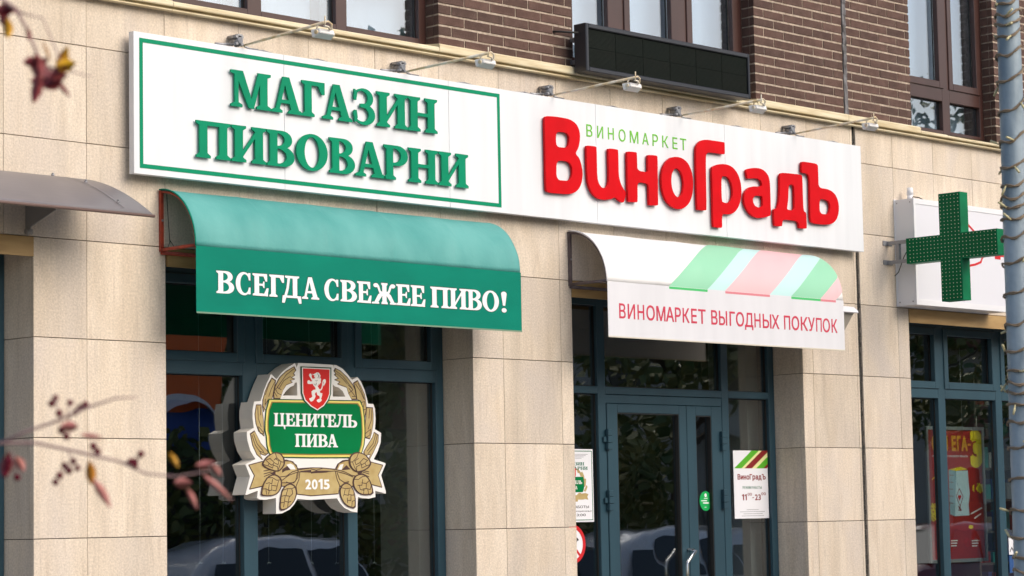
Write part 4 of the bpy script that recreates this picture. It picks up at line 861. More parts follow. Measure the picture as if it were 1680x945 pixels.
hl = T(OA, [(612,428),(650,372),(700,328),(745,306),(752,275),(780,272),(784,428)]); hr = T(OB, [(262,440),(262,292),(285,318),(330,332),(380,375),(412,442)])
bm = NB(); plate(bm, [('+', outl), ('-', hl), ('-', hr)], FB-.135, FB, 0, 1); base = finish('letter_box', bm, [CRESTW, CRESTS], CS)
bm = NB(); abox(bm, X(480, 700, FB), X(560, 700, FB), .2855, .2995, Z(500, 690, FB), Z(500, 670, FB)); finish('mounting_bracket', bm, ZINC, CS)
def prn(name, ops, lvl, m): bm = NB(); plate(bm, ops, FB-.0005+.0009*(lvl-1), FB+.0009*lvl); return finish(name, bm, m, CS)
ears = [
 (OA, [(745,85),(765,125),(735,165),(752,185),(705,215),(750,232),(690,250),(722,270),(650,300),(610,360),(575,465),(500,465),(495,420),(515,320),(570,215),(650,140)]),
 (OA, [(480,220),(525,250),(508,330),(490,420),(478,470),(432,480),(400,560),(380,620),(368,560),(372,480),(400,380),(438,290)]),
 (OA, [(295,540),(350,540),(362,620),(375,700),(382,820),(385,910),(320,850),(290,760),(278,650)]),
 (OA, [(222,885),(270,852),(310,930),(345,1000),(400,1060),(440,1110),(400,1140),(330,1120),(365,1190),(300,1130),(250,1020)]),
 (OB, [(290,105),(350,135),(430,210),(500,300),(530,360),(548,475),(490,475),(450,400),(430,330),(380,312),(320,290),(352,265),(285,240),(332,225),(280,180),(302,168),(275,135)]),
 (OB, [(508,280),(555,250),(600,330),(640,420),(655,520),(660,600),(640,690),(610,560),(590,490),(548,470),(530,350)]),
 (OB, [(665,570),(735,575),(742,650),(740,760),(720,880),(700,945),(648,930),(645,800),(655,690)]),
 (OB, [(755,868),(805,900),(800,980),(740,1110),(690,1200),(712,1125),(640,1145),(630,1100),(690,1000),(735,930)]),
]
for org, P in ears:
    P2 = T(org, P); prn('wheat_ear_outline', strokeops(P2, .007, True)+[('+', P2)], 1, BRWN); prn('wheat_ear', [('+', [(x*.93+sum(p[0] for p in P2)/len(P2)*.07, z*.96+sum(p[1] for p in P2)/len(P2)*.04) for x, z in P2])], 2, GOLD)
lines = [(OA, [[(740,110),(650,180),(570,290),(530,350)], [(700,200),(620,250),(560,350)], [(510,330),(545,400),(590,420)], [(590,265),(540,330),(590,360)], [(510,390),(540,440)], [(515,260),(470,350),(440,440)], [(470,240),(430,330),(400,420)], [(400,470),(395,540),(430,480)], [(375,560),(400,600)], [(340,560),(345,660)], [(310,560),(315,700),(350,800)], [(310,800),(340,880),(385,880)], [(320,800),(380,870)], [(330,1090),(400,1120)], [(260,890),(300,1000),(380,1100)], [(240,900),(280,1020),(350,1120)]]),
 (OB, [[(290,130),(380,200),(450,290),(500,360)], [(310,170),(380,230),(430,290)], [(440,300),(500,360),(450,400)], [(450,340),(520,430)], [(490,440),(540,440)], [(530,290),(590,380),(630,470)], [(560,280),(600,370),(640,480)], [(600,510),(640,500),(620,580)], [(620,600),(655,590)], [(700,590),(690,700)], [(725,590),(720,720),(680,830)], [(650,880),(710,830),(700,900),(650,930)], [(790,900),(760,1020),(680,1120)], [(770,890),(740,1000),(670,1090)]])]
ops = []
for org, LL in lines:
    for l in LL: ops += strokeops(T(org, l), .0045)
prn('wheat_lines', ops, 3, BRWN)
# ribbon
rib = (T(OC, [(205,350),(360,308),(480,330),(560,300),(650,290),(730,312),(790,395),(945,383)])+T(OD, [(130,385),(290,400),(320,340),(380,298),(450,290),(520,330),(700,310),(855,352),(800,470),(845,612),(700,575),(600,600),(480,600),(340,600),(325,690),(0,714)])+T(OC, [(945,714),(775,694),(740,600),(600,600),(480,600),(400,592),(215,635),(272,475)]))
prn('ribbon_outline', strokeops(rib, .008, True)+[('+', rib)], 1.5, BRWN); prn('ribbon', [('+', rib)]+[('-', o_[1]) for o_ in strokeops(rib, .005, True)], 2.5, GOLD)
prn('white_leaf', [('+', T(OC, [(650,345),(700,330),(735,350),(760,400),(700,402)])), ('+', T(OD, [(318,402),(345,345),(385,335),(365,405)]))], 3.5, CRESTW)
ops = []
for org, l in ((OC, [(620,300),(700,300),(770,350),(792,430),(785,500),(740,560),(600,560)]), (OC, [(580,490),(650,480),(720,430),(800,405),(945,385)]), (OC, [(600,530),(680,470),(790,430),(945,432)]), (OC, [(810,430),(800,520),(765,600),(778,690)]), (OD, [(0,445),(140,430),(280,420),(400,450),(500,490)]), (OD, [(0,395),(60,410),(150,385),(290,402),(400,430),(480,470),(530,480)]), (OD, [(300,400),(330,330),(400,300),(450,290)]), (OD, [(290,430),(310,520),(345,600)]), (OD, [(310,440),(340,520),(400,560),(450,545),(430,570)]), (OC, [(780,440),(760,540),(700,570),(650,550)]), (OC, [(380,455),(470,430)]), (OC, [(385,485),(470,450)]), (OC, [(380,420),(450,405)]), (OD, [(610,430),(690,455)]), (OD, [(610,450),(690,490)]), (OD, [(620,415),(690,430)])):
    ops += strokeops(T(org, l), .0052)
prn('ribbon_lines', ops, 4, BRWN)
prn('ribbon_shadow', [('+', T(OC, [(600,400),(660,360),(700,405),(640,415),(600,440)])), ('+', T(OC, [(470,440),(520,420),(520,455),(470,460)])), ('+', T(OD, [(470,400),(420,350),(385,385),(360,410)])), ('+', T(OD, [(550,440),(610,420),(600,460),(560,455)])), ('+', T(OC, [(810,420),(945,405),(945,440),(840,432)])), ('+', T(OD, [(0,430),(60,415),(250,418),(180,438),(0,448)]))], 4.2, BRWN)
# plaque
def ring(f): return (T(OA, [(437-f*8, 468-f*8)])+T(OB, [(590+f*8, 486-f*8),(622+f*8,570),(640+f*8,700),(646+f*8,850)])+T(OD, [(645+f*8,20),(635+f*8,110),(610+f*8,195),(575+f*6,266+f*9),(0,268+f*9)])+T(OC, [(620,263+f*9),(470-f*6,258+f*9),(432-f*8,195),(410-f*8,110),(402-f*8,0)])+T(OA, [(388-f*8,850),(388-f*8,740),(402-f*8,600)]))
prn('plaque_edge', [('+', ring(0))], 4.4, CRESTDG); prn('plaque_band', [('+', ring(-1.5))], 5.2, CRESTY)
prn('plaque_line', [('+', ring(-4.2))], 6, DGOLD); prn('plaque', [('+', ring(-5.6))], 6.8, CRESTG)
# shield
def sh(g): return [W(x, y, FB) for x, y in ((492.3+g, 601+g), (542.7-g, 603+g), (542.2-g, 646), (539-g, 657-g*.6), (531-g*.5, 668-g), (519.5, 675.6-g*1.2), (508+g*.5, 669-g), (497+g, 658-g*.6), (493+g, 645))]
prn('shield_edge', [('+', sh(0))], 7.6, CRESTDG); prn('shield_line', [('+', sh(1.9))], 8.4, CRESTW); prn('shield', [('+', sh(3.4))], 9.2, CRESTR)
lion = [(185,150),(215,130),(255,135),(275,165),(290,195),(280,230),(300,260),(293,300),(300,345),(280,330),(275,370),(255,350),(250,390),(240,372),(235,400),(262,450),(285,462),(303,440),(316,390),(325,320),(340,275),(370,258),(392,280),(392,320),(372,360),(350,400),(340,370),(352,330),(356,300),(342,320),(335,400),(317,460),(294,484),(275,484),(285,530),(325,535),(320,580),(300,640),(315,670),(290,700),(255,715),(225,700),(215,670),(240,650),(275,640),(270,590),(225,570),(213,510),(185,530),(180,560),(195,590),(180,630),(155,670),(130,690),(100,695),(75,660),(70,635),(110,620),(130,600),(115,540),(115,500),(150,470),(195,462),(190,430),(150,380),(135,350),(100,358),(45,355),(30,320),(50,280),(75,285),(100,310),(130,300),(105,260),(85,225),(65,190),(75,160),(100,150),(120,180),(115,215),(135,255),(165,250),(190,240),(165,215),(170,182),(138,182),(135,155),(150,168)]
prn('lion', [('+', tr((500, 600), lion, FB, 11.82))], 10, CRESTW)
for P in ([[(230,150),(250,200),(235,240)], [(190,290),(215,300),(230,280)], [(160,350),(190,380),(210,350)], [(255,180),(262,250)], [(205,330),(200,380)]],):
    ops = []
    for l in P: ops += strokeops(tr((500, 600), l, FB, 11.82), .0026)
    prn('lion_lines', ops, 10.8, BRWN)
# hops
hops = [
 (OC, [(355,345),(380,290),(430,235),(510,196),(580,212),(618,270),(625,340),(585,400),(540,425),(450,402),(400,378)], [[(370,340),(420,360),(440,330),(400,290)], [(440,330),(470,350),(500,320),(450,270)], [(500,320),(545,345),(555,300),(510,270)], [(430,360),(480,385),(490,340)], [(490,350),(540,370),(545,420)], [(510,200),(530,260),(580,310),(615,315)], [(580,310),(560,370),(540,420)], [(450,270),(400,290)], [(530,265),(495,290)]]),
 (OC, [(345,710),(352,640),(378,560),(425,490),(500,458),(562,488),(592,540),(585,620),(540,690),(480,712),(410,716)], [[(425,500),(480,500),(530,530),(585,525)], [(400,570),(440,560),(470,575),(480,520)], [(370,635),(400,630),(430,650),(440,580)], [(430,650),(470,650),(470,590),(530,600)], [(480,650),(520,655),(535,600),(550,540)], [(400,640),(410,700)], [(440,655),(430,700)]]),
 (OC, [(568,888),(572,770),(590,660),(630,598),(690,568),(750,598),(772,680),(745,770),(700,830),(640,875)], [[(600,650),(660,630),(710,630),(755,610)], [(590,720),(640,710),(660,640)], [(640,715),(690,720),(720,690),(710,635)], [(580,800),(620,790),(630,720)], [(625,780),(665,790),(680,725)], [(610,850),(620,795)], [(660,850),(665,795),(700,780)]]),
 (OD, [(712,330),(690,280),(640,222),(560,196),(490,212),(450,270),(455,345),(490,400),(540,432),(620,415),(680,382)], [[(700,340),(655,360),(635,325),(670,290)], [(635,325),(600,345),(575,320),(620,270)], [(575,320),(530,345),(515,300),(560,270)], [(650,360),(600,385),(590,340)], [(580,345),(535,370),(540,420)], [(560,200),(540,260),(490,310),(458,315)], [(490,315),(510,370),(540,425)], [(620,270),(670,295)]]),
 (OD, [(738,696),(725,610),(690,520),(640,470),(580,456),(520,480),(495,540),(505,612),(550,675),(620,706)], [[(500,520),(560,520),(600,490),(650,480)], [(550,590),(600,590),(610,520)], [(600,560),(650,570),(680,540)], [(610,635),(650,630),(655,575)], [(570,590),(580,640),(620,650)], [(655,630),(700,640),(710,590)], [(620,690),(625,640)], [(680,690),(670,640)]]),
 (OD, [(524,864),(525,760),(512,670),(470,590),(420,562),(370,580),(338,640),(343,712),(380,795),(440,845)], [[(350,620),(420,630),(480,620)], [(385,700),(440,710),(450,640)], [(400,640),(390,690),(380,720)], [(450,700),(500,710),(510,670)], [(430,770),(470,770),(470,710)], [(430,800),(425,740)], [(480,840),(485,780),(520,770)]]),
]
for org, P, LL in hops:
    P2 = T(org, P); cx = sum(p[0] for p in P2)/len(P2); cz = sum(p[1] for p in P2)/len(P2)
    prn('hop_outline', [('+', chaikin([(cx+(x-cx)*1.05, cz+(z-cz)*1.05) for x, z in P2], 1))], 7.2, BRWN)
    prn('hop_cone', [('+', chaikin([(cx+(x-cx)*.9, cz+(z-cz)*.93) for x, z in P2], 1))], 8, GOLD)
    ops = []
    for l in LL: ops += strokeops(T(org, l), .005)
    prn('hop_lines', ops, 8.8, BRWN)
# wording
zb, zt_ = (Z(448, 699.2, FB)+Z(584, 701.6, FB))/2, (Z(448, 677.6, FB)+Z(584, 680.6, FB))/2
for ch, a, b in (('Ц', 448, 466.6), ('Е', 467.2, 482.6), ('Н', 483, 501.6), ('И', 502, 519.4), ('Т', 519.8, 535.6), ('Е', 536, 550), ('Л', 549.5, 568.3), ('Ь', 568.7, 584.3)):
    letter(serglyph(ch, X(a, 690, FB), X(b, 690, FB), zb, zt_), TXTW, FB+.006, FB+.010, CS)
zb, zt_ = (Z(483, 733.2, FB)+Z(552, 734, FB))/2, (Z(483, 711.6, FB)+Z(552, 713, FB))/2
for ch, a, b in (('П', 482.6, 500.5), ('И', 501.2, 519.4), ('В', 520.2, 536), ('А', 535.4, 552.8)):
    letter(serglyph(ch, X(a, 722, FB), X(b, 722, FB), zb, zt_), TXTW, FB+.006, FB+.010, CS)
bm = NB()
for ch, a, b in (('2', 500.3, 509.8), ('0', 510.9, 520.3), ('1', 521.8, 528.6), ('5', 530.3, 540)):
    sansbox(bm, ch, X(a, 795, FB), X(b, 795, FB), Z(520, 802.2, FB), Z(520, 786.4, FB), FB+.002, FB+.0045, bold=.03)
finish('year', bm, TXTW, CS)

# ================================================================== notices on the glass
GP = -.325
def quad(name, x0, x1, z0, z1, d0, d1, m, p): return box(name, x0, x1, d0, d1, z0, z1, m, p)
x0, x1 = X(1204, 790, GP), X(1260, 790, GP); z0, z1 = (Z(1205, 850, GP)+Z(1262, 851, GP))/2, (Z(1203, 738.5, GP)+Z(1258, 740, GP))/2
N1 = thing('hours_notice', 'white opening hours notice with striped top on the glass right of the door', 'notice')
quad('sheet', x0, x1, z0, z1, GP-.003, GP, PAPER, N1); w, h = x1-x0, z1-z0
zt1, zb1 = z1, z1-h*.262
def para(a, b, m):
    P = []
    def ptx(f, t): return x0+w*(f+(1.0-t)*.55*0+t*.62)
    pts = [(x0+w*a, zb1), (x0+w*b, zb1), (x0+w*(b+.52), zt1), (x0+w*(a+.52), zt1)]
    # clip to the sheet's right edge
    out = []
    def clip(P):
        R_ = []
        for i in range(len(P)):
            p, q = P[i], P[(i+1) % len(P)]
            if p[0] <= x1: R_.append(p)
            if (p[0] <= x1) != (q[0] <= x1): t = (x1-p[0])/(q[0]-p[0]); R_.append((x1, p[1]+(q[1]-p[1])*t))
        return R_
    P = clip(pts); bm = NB(); plate(bm, [('+', P)], GP, GP+.001); finish('stripe', bm, m, N1)
for a, b, m in ((.02, .23, PGR), (.23, .32, PCR), (.32, .53, INKD), (.53, .66, PCR), (.66, .87, PGR), (.87, .97, INKD)): para(a, b, m)
bm = NB(); sansline(bm, 'ВиноГрадЪ', x0+w*.11, x0+w*.93, z1-h*.425, h*.075, GP, GP+.0012, bold=.03); finish('wording', bm, INKD, N1)
bm = NB(); sansline(bm, 'РЕЖИМ РАБОТЫ', x0+w*.25, x0+w*.8, z1-h*.565, h*.04, GP, GP+.0012); finish('wording', bm, INKG, N1)
bm = NB(); sansline(bm, '11', x0+w*.22, x0+w*.36, z1-h*.73, h*.085, GP, GP+.0012, bold=.02); sansline(bm, '00', x0+w*.39, x0+w*.51, z1-h*.665, h*.045, GP, GP+.0012); abox(bm, x0+w*.52, x0+w*.57, -GP-.0012, -GP, z1-h*.70, z1-h*.69); sansline(bm, '23', x0+w*.60, x0+w*.77, z1-h*.73, h*.085, GP, GP+.0012, bold=.02); sansline(bm, '00', x0+w*.79, x0+w*.92, z1-h*.66, h*.045, GP, GP+.0012); finish('wording', bm, INKD, N1)
bm = NB()
for k, (a, b) in enumerate(((.35, .7), (.16, .88), (.25, .82), (.2, .85))): abox(bm, x0+w*a, x0+w*b, -GP-.0008, -GP, z1-h*(.875+.03*k), z1-h*(.868+.03*k))
finish('small_print', bm, INKGR, N1)
# left notice, half hidden by the pier
cx = X(939, 800, GP); hw = X(973.5, 800, GP)-cx; x0, x1 = cx-hw, cx+hw; z0, z1 = Z(975, 856, GP), Z(972, 737, GP); w, h = x1-x0, z1-z0
N2 = thing('brewery_notice', 'white green-bordered brewery notice in the glass left of the door, half behind the pier', 'notice')
quad('sheet', x0, x1, z0, z1, GP-.003, GP, PAPER, N2)
bm = NB(); plate(bm, [('+', rect(x0+.01, z0+.012, x1-.01, z1-.012)), ('-', rect(x0+.016, z0+.018, x1-.016, z1-.018))], GP, GP+.001); finish('border', bm, INKG, N2)
def serline(bm, text, xa, xb, z, h_):
    tot = sum(bounds(SER[c])[1]-bounds(SER[c])[0]+4 for c in text)-4; k = (xb-xa)/tot; x = xa
    for c in text:
        wd = bounds(SER[c])[1]-bounds(SER[c])[0]; plate(bm, serglyph(c, x, x+wd*k, z, z+h_), GP, GP+.0012); x += (wd+4)*k
bm = NB(); serline(bm, 'МАГАЗИН', cx-w*.29, cx+w*.29, z1-h*.225, h*.045); serline(bm, 'ПИВОВАРНИ', cx-w*.37, cx+w*.37, z1-h*.285, h*.045); finish('wording', bm, INKG, N2)
bm = NB(); sansline(bm, 'РЕЖИМ РАБОТЫ', cx-w*.40, cx+w*.38, z1-h*.81, h*.035, GP, GP+.0012); sansline(bm, '10:00-23:00', cx-w*.30, cx+w*.30, z1-h*.92, h*.035, GP, GP+.0012); sansline(bm, 'понедельник-воскресенье', cx-w*.44, cx+w*.44, z1-h*.86, h*.02, GP, GP+.0012)
finish('wording', bm, INKK, N2)
bm = NB()
for k in range(4): abox(bm, cx-w*.30, cx+w*(.38-.05*k), -GP-.0008, -GP, z1-h*(.075+.018*k), z1-h*(.069+.018*k))
finish('small_print', bm, INKGR, N2)
# miniature crest: scaled outline of the big sign
ocx = sum(p[0] for p in outl)/len(outl); ocz = sum(p[1] for p in outl)/len(outl); kk = w*.78/(max(p[0] for p in outl)-min(p[0] for p in outl))
mc = (cx, z1-h*.53)
def mini(P): return [(mc[0]+(x-ocx)*kk, mc[1]+(z-ocz)*kk) for x, z in P]
bm = NB(); plate(bm, [('+', mini(T(o_, P))) for o_, P in ears]+[('+', mini(rib))], GP, GP+.001, 0); finish('emblem', bm, GOLD, N2)
bm = NB(); plate(bm, [('+', mini(ring(0)))], GP+.001, GP+.0018); finish('emblem', bm, CRESTG, N2)
bm = NB(); plate(bm, [('+', mini(sh(0)))], GP+.0018, GP+.0026); finish('emblem', bm, CRESTR, N2)
bm = NB(); plate(bm, [('+', mini(tr((500, 600), lion, FB, 11.82)))], GP+.0026, GP+.0034)
for ch, a, b in (('Ц', 448, 466.6), ('Е', 467.2, 482.6), ('Н', 483, 501.6), ('И', 502, 519.4), ('Т', 519.8, 535.6), ('Е', 536, 550), ('Л', 549.5, 568.3), ('Ь', 568.7, 584.3)): plate(bm, [(s, mini(P)) for s, P in serglyph(ch, X(a, 690, FB), X(b, 690, FB), Z(515, 700, FB), Z(515, 678, FB))], GP+.0018, GP+.003)
for ch, a, b in (('П', 482.6, 500.5), ('И', 501.2, 519.4), ('В', 520.2, 536), ('А', 535.4, 552.8)): plate(bm, [(s, mini(P)) for s, P in serglyph(ch, X(a, 722, FB), X(b, 722, FB), Z(515, 733, FB), Z(515, 712, FB))], GP+.0018, GP+.003)
finish('emblem', bm, CRESTW, N2)
# no dogs
cx, cz = X(938.5, 893, GP), Z(939, 893, GP); r = X(960.5, 893, GP)-cx
N3 = thing('no_dogs_sticker', 'round white sticker with red ring and slashed black dog beside the door', 'sticker')
bm = NB(); plate(bm, [('+', ell(cx, cz, r, r, 40))], GP-.002, GP); finish('disc', bm, PAPER, N3)
dog = [(-.45,-.3),(-.4,-.05),(-.55,.12),(-.45,.12),(-.3,.08),(.1,.12),(.22,.3),(.2,.42),(.3,.34),(.4,.32),(.52,.2),(.38,.16),(.32,0),(.3,-.15),(.32,-.5),(.22,-.5),(.18,-.2),(-.22,-.16),(-.3,-.5),(-.4,-.5)]
bm = NB(); plate(bm, [('+', [(cx+x*r, cz+z*r) for x, z in dog])], GP, GP+.001); finish('dog', bm, INKK, N3)
bm = NB(); plate(bm, [('+', ell(cx, cz, r, r, 40)), ('-', ell(cx, cz, r*.8, r*.8, 40))]+strokeops([(cx-.6*r, cz+.6*r), (cx+.6*r, cz-.6*r)], r*.13), GP+.001, GP+.002); finish('ring', bm, INKR, N3)
# green round sticker on the narrow door leaf
cx, cz = X(1157.5, 822, -.33), Z(1157.5, 822, -.33); r = X(1167.3, 822, -.33)-cx
N4 = thing('green_sticker', 'round green sticker with white print on the narrow door leaf glass', 'sticker')
bm = NB(); plate(bm, [('+', ell(cx, cz, r, r*1.05, 40))], -.331, -.3285); finish('disc', bm, STICK, N4)
bm = NB(); plate(bm, [('+', ell(cx, cz+r*.62, r*.2, r*.2, 16)), ('+', rect(cx-r*.3, cz+r*.25, cx+r*.3, cz+r*.32)), ('+', rect(cx-r*.75, cz-.02*r, cx+r*.2, cz+.09*r)), ('+', rect(cx-r*.45, cz-.28*r, cx+r*.5, cz-.14*r)), ('+', rect(cx-r*.2, cz-.7*r, cx+r*.1, cz-.62*r))], -.3285, -.3275); finish('print', bm, TXTW, N4)

# ================================================================== vitamin poster in the pharmacy
VP = -.50; PO = thing('omega_poster', 'dark red framed poster for fish oil capsules hanging in the pharmacy window', 'poster')
q3 = 3.9375; OP = (1500, 690)
x0, x1, z0, z1 = X(1524, 800, VP), X(1612.5, 800, VP), (Z(1527, 918, VP)+Z(1614, 916, VP))/2, (Z(1522, 705, VP)+Z(1611, 706, VP))/2; fw = .03
box('sheet', x0, x1, VP-.006, VP, z0, z1, PMAR, PO)
bm = NB(); plate(bm, [('+', rect(x0-fw, z0-fw, x1+fw, z1+fw)), ('-', rect(x0, z0, x1, z1))], VP-.004, VP+.012); finish('frame', bm, SILV, PO)
def TP(pts): return tr(OP, pts, VP, q3)
bm = NB()
for ch, a, b in (('О', 112, 146), ('М', 155, 215), ('Е', 240, 268), ('Г', 275, 300), ('А', 303, 342)):
    sansbox(bm, ch, X(1500+a/q3, 727, VP), X(1500+b/q3, 727, VP), Z(1560, 738.5, VP), Z(1560, 716, VP), VP, VP+.002, bold=.05)
abox(bm, X(1587.3, 727, VP), X(1592.5, 727, VP), -VP-.002, -VP, Z(1590, 731.5, VP), Z(1590, 728, VP)); finish('wording', bm, PORG, PO)
bm = NB(); sansbox(bm, '3', X(1591.5, 735, VP), X(1612, 735, VP), Z(1600, 761, VP), Z(1600, 708, VP), VP, VP+.0024, bold=.075); finish('big_three', bm, PYEL, PO)
bm = NB(); sansline(bm, 'РЫБИЙ ЖИР АРКТИЧЕСКОГО ЛОСОСЯ', X(1530, 748, VP), X(1587, 748, VP), Z(1570, 750, VP), .016, VP, VP+.002, bold=.02)
for k in range(3):
    abox(bm, X(1594+k*.3, 885, VP), X(1607-k*2, 885, VP), -VP-.0015, -VP, Z(1600, 888+k*4.2, VP), Z(1600, 886+k*4.2, VP)); abox(bm, X(1560, 885, VP), X(1571-k, 885, VP), -VP-.0015, -VP, Z(1565, 888+k*4.2, VP), Z(1565, 886+k*4.2, VP))
finish('small_print', bm, TXTW, PO)
for k, a in enumerate(((1593, 843, 1611, 833), (1599, 850, 1609, 843))):
    bm = NB(); plate(bm, strokeops([W(a[0], a[1], VP), W(a[2], a[3], VP)], .013), VP, VP+.0015); finish('small_print', bm, TXTW, PO)
bm = NB()
for px in (1540, 1587): plate(bm, strokeops(ell(X(px, 890, VP), Z(px, 890, VP), .038, .038, 20), .005, True), VP, VP+.0015); plate(bm, strokeops([W(px-1.5, 895, VP), W(px-2, 889, VP), W(px+1.5, 885, VP)], .006), VP, VP+.0015)
finish('round_icon', bm, INKR, PO)
bm = NB(); plate(bm, [('+', TP([(222,318),(270,325),(265,618),(230,605)]))], VP, VP+.0012, 0); finish('carton_side', bm, BOXSD, PO)
bm = NB(); plate(bm, [('+', TP([(268,325),(345,322),(350,400),(358,470),(350,540),(356,612),(264,618)]))], VP, VP+.0014, 0); finish('carton_front', bm, BOXBL, PO)
bm = NB(); plate(bm, [('+', TP([(222,316),(300,298),(345,315),(270,325)]))], VP, VP+.0016, 0); finish('carton_top', bm, PYEL, PO)
bm = NB(); plate(bm, [('+', TP([(280,490),(286,480),(291,486),(297,480),(303,490),(291,518)]))], VP+.001, VP+.003, 0); finish('heart', bm, INKR, PO)
bm = NB(); plate(bm, strokeops(TP([(290,440),(270,490),(292,545),(303,580),(285,580),(298,545),(314,490),(290,440)]), .007)+strokeops(TP([(285,555),(300,582)]), .012), VP+.001, VP+.0027); 
for k in range(5): plate(bm, [('+', TP([(226, 350+k*45), (252, 352+k*45), (252, 356+k*45), (226, 354+k*45)]))], VP, VP+.002)
finish('carton_print', bm, INKD, PO)
bm = NB()
def cap(x, y, a, l=13, w_=5):
    c = W(OP[0]+x/q3, OP[1]+y/q3, VP); s = 1/(q3*100); L_ = l/q3/130; wd = w_/q3/130
    plate(bm, [('+', [(c[0]+L_*math.cos(t)*math.cos(a)-wd*math.sin(t)*math.sin(a), c[1]+L_*math.cos(t)*math.sin(a)+wd*math.sin(t)*math.cos(a)) for t in [i*math.pi/5 for i in range(10)]])], VP, VP+.0015)
for i in range(22):
    t = i*2.4; rr = 5.6*math.sqrt(i); cap(424+rr*1.25, 435+rr*math.sin(t)*1.1 if 0 else 435+rr*math.sin(t), t) if 424+rr*1.25 < 0 else cap(424+rr*.9*math.cos(t), 435+rr*math.sin(t)*1.1, t+1, 9, 4)
for k in range(4): cap(382, 422+k*10, .6-.4*k, 9, 3)
for i in range(34):
    t = i*2.4; rr = 8.6*math.sqrt(i); xx = 112+rr*math.cos(t)
    if xx > 102: cap(xx, 590+rr*1.1*math.sin(t), -.5+.3*math.sin(i), 13, 5)
for k in range(4): cap(118+k*9, 378-(k % 2)*8, .9, 6, 3)
cap(366, 687, 0, 19, 9); finish('capsule_print', bm, PYEL, PO)
bm = NB(); tube(bm, [((x0+x1)/2+.13, -VP, z1+fw), ((x0+x1)/2+.13, -VP, 3.1)], .002, 6); finish('hanging_cord', bm, SILV, PO)
# things inside the pharmacy: shelves with boxes, seen dimly right of the poster
SH = thing('pharmacy_shelf', 'dark shelf unit with small medicine boxes behind the pharmacy glass', 'shelf'); xs = X(1615, 850, -.9)
for k in range(8): box('shelf_board', xs, xs+2.2, -1.3, -.95, .5+k*.3, .52+k*.3, INTW, SH)
box('shelf_end', xs-.03, xs-.001, -1.3, -.95, .1, 2.9, INTW, SH)
cols_ = [mat('carton_'+n, c, .5) for n, c in (('teal', (.02, .25, .25)), ('white', (.5, .5, .5)), ('red', (.3, .03, .03)), ('blue', (.03, .08, .3)), ('grey', (.12, .13, .12)))]
bm = None
for k in range(8):
    x = xs+.03; n = 0
    while x < xs+1.6:
        w_ = random.uniform(.05, .13); h_ = random.uniform(.08, .22); c_ = random.choice(cols_)
        box('carton', x, x+w_, -1.15, -1.0, .5215+k*.3, .5215+k*.3+h_, c_, SH); x += w_+random.uniform(.01, .05)
# paper notice at the bottom right of the pharmacy glass
xa = X(1655, 890, GP); N5 = thing('small_pharmacy_notice', 'small white and blue notice low in the pharmacy glass beside the lamp pole', 'notice')
quad('sheet', xa, xa+.26, Z(1657, 910, GP), Z(1655, 882, GP), GP-.003, GP, PAPER, N5); quad('blue_panel', xa, xa+.26, Z(1657, 940, GP), Z(1657, 912, GP), GP-.003, GP, mat('ink_blue', (.02, .08, .25), .5), N5)
bm = NB(); plate(bm, strokeops([W(1657, 905, GP), W(1660, 898, GP), W(1662, 903, GP), W(1666, 896, GP), W(1669, 904, GP)], .008), GP, GP+.0012); finish('sketch', bm, INKK, N5)
# hanging strings behind the left shop window
bm_n = 0
for px in (328, 366, 441, 511, 552, 614):
    st = thing('hanging_string', 'thin pale hanging string with hook, ' + {328: 'leftmost in the shop window', 366: 'second from the left in the shop window', 441: 'below the left half of the crest', 511: 'below the middle of the crest', 552: 'below the right half of the crest', 614: 'just right of the mullion right of the crest'}[px], 'string', 'strings hanging in the left shop window')
    x, z = W(px, 922, -.42); bm = NB(); tube(bm, [(x, .42, 3.2), (x+.004, .42, z+.3), (x, .42, z)], .0013, 5); finish('line', bm, SILV, st)
    bm = NB(); tube(bm, [(x, .42, z), (x+.012, .42, z-.012), (x+.02, .42, z-.004)], .002, 5); tube(bm, [(x, .42, z), (x-.012, .42, z-.014)], .002, 5); finish('hook', bm, SILV, st)

# ================================================================== curtains behind the upper windows
def curtain(x0, x1, z0, z1, d_, m, label, amp=.03, per=.16):
    bm = NB(); n = max(8, int((x1-x0)/.02)); rows = []
    for i in range(n+1):
        x = x0+(x1-x0)*i/n; y = -d_+amp*math.sin(2*math.pi*x/per+.8*math.sin(x*3))
        rows.append((bm.verts.new((x, y, z0)), bm.verts.new((x, y, z1))))
    for a, b in zip(rows, rows[1:]): f = bm.faces.new((a[0], b[0], b[1], a[1])); f.smooth = True
    return finish('curtain', bm, m, None, label=label, cat='curtain')
curtain(X(340, 10, -.3), X(515, 20, -.3), 4.97, 7.3, -.34, CURT, 'white curtain behind the left pane of the upper left window', .006, .9)
curtain(X(516, 30, -.35), X(551, 30, -.35), 4.97, 7.3, -.30, CURT2, 'narrow grey beige drape beside the white curtain in the upper left window', .02, .07)
curtain(X(572, 30, -.3), X(672, 30, -.3), 4.97, 7.3, -.34, CURT, 'pale curtain with one fold in the right pane of the upper left window', .012, .5)
curtain(X(930, 30, -.3), X(997, 30, -.3), 4.97, 7.3, -.34, CURT, 'white curtain in the left sash of the middle upper window', .008, .6)
curtain(X(1026, 30, -.3), X(1103, 40, -.3), 4.97, 7.3, -.34, CURT, 'white curtain in the centre sash of the middle upper window', .008, .6)
curtain(X(1130, 40, -.3), X(1198, 40, -.3), 4.97, 7.3, -.34, CURT, 'white curtain in the right sash of the middle upper window', .012, .3)
curtain(X(1488, 100, -.3), X(1538, 100, -.3), 4.97, 7.3, -.34, CURT, 'white curtain in the left half of the right upper window', .008, .4)
curtain(X(1553, 100, -.3), X(1601, 100, -.3), 4.97, 7.3, -.34, CURT, 'white curtain in the right half of the right upper window', .008, .4)

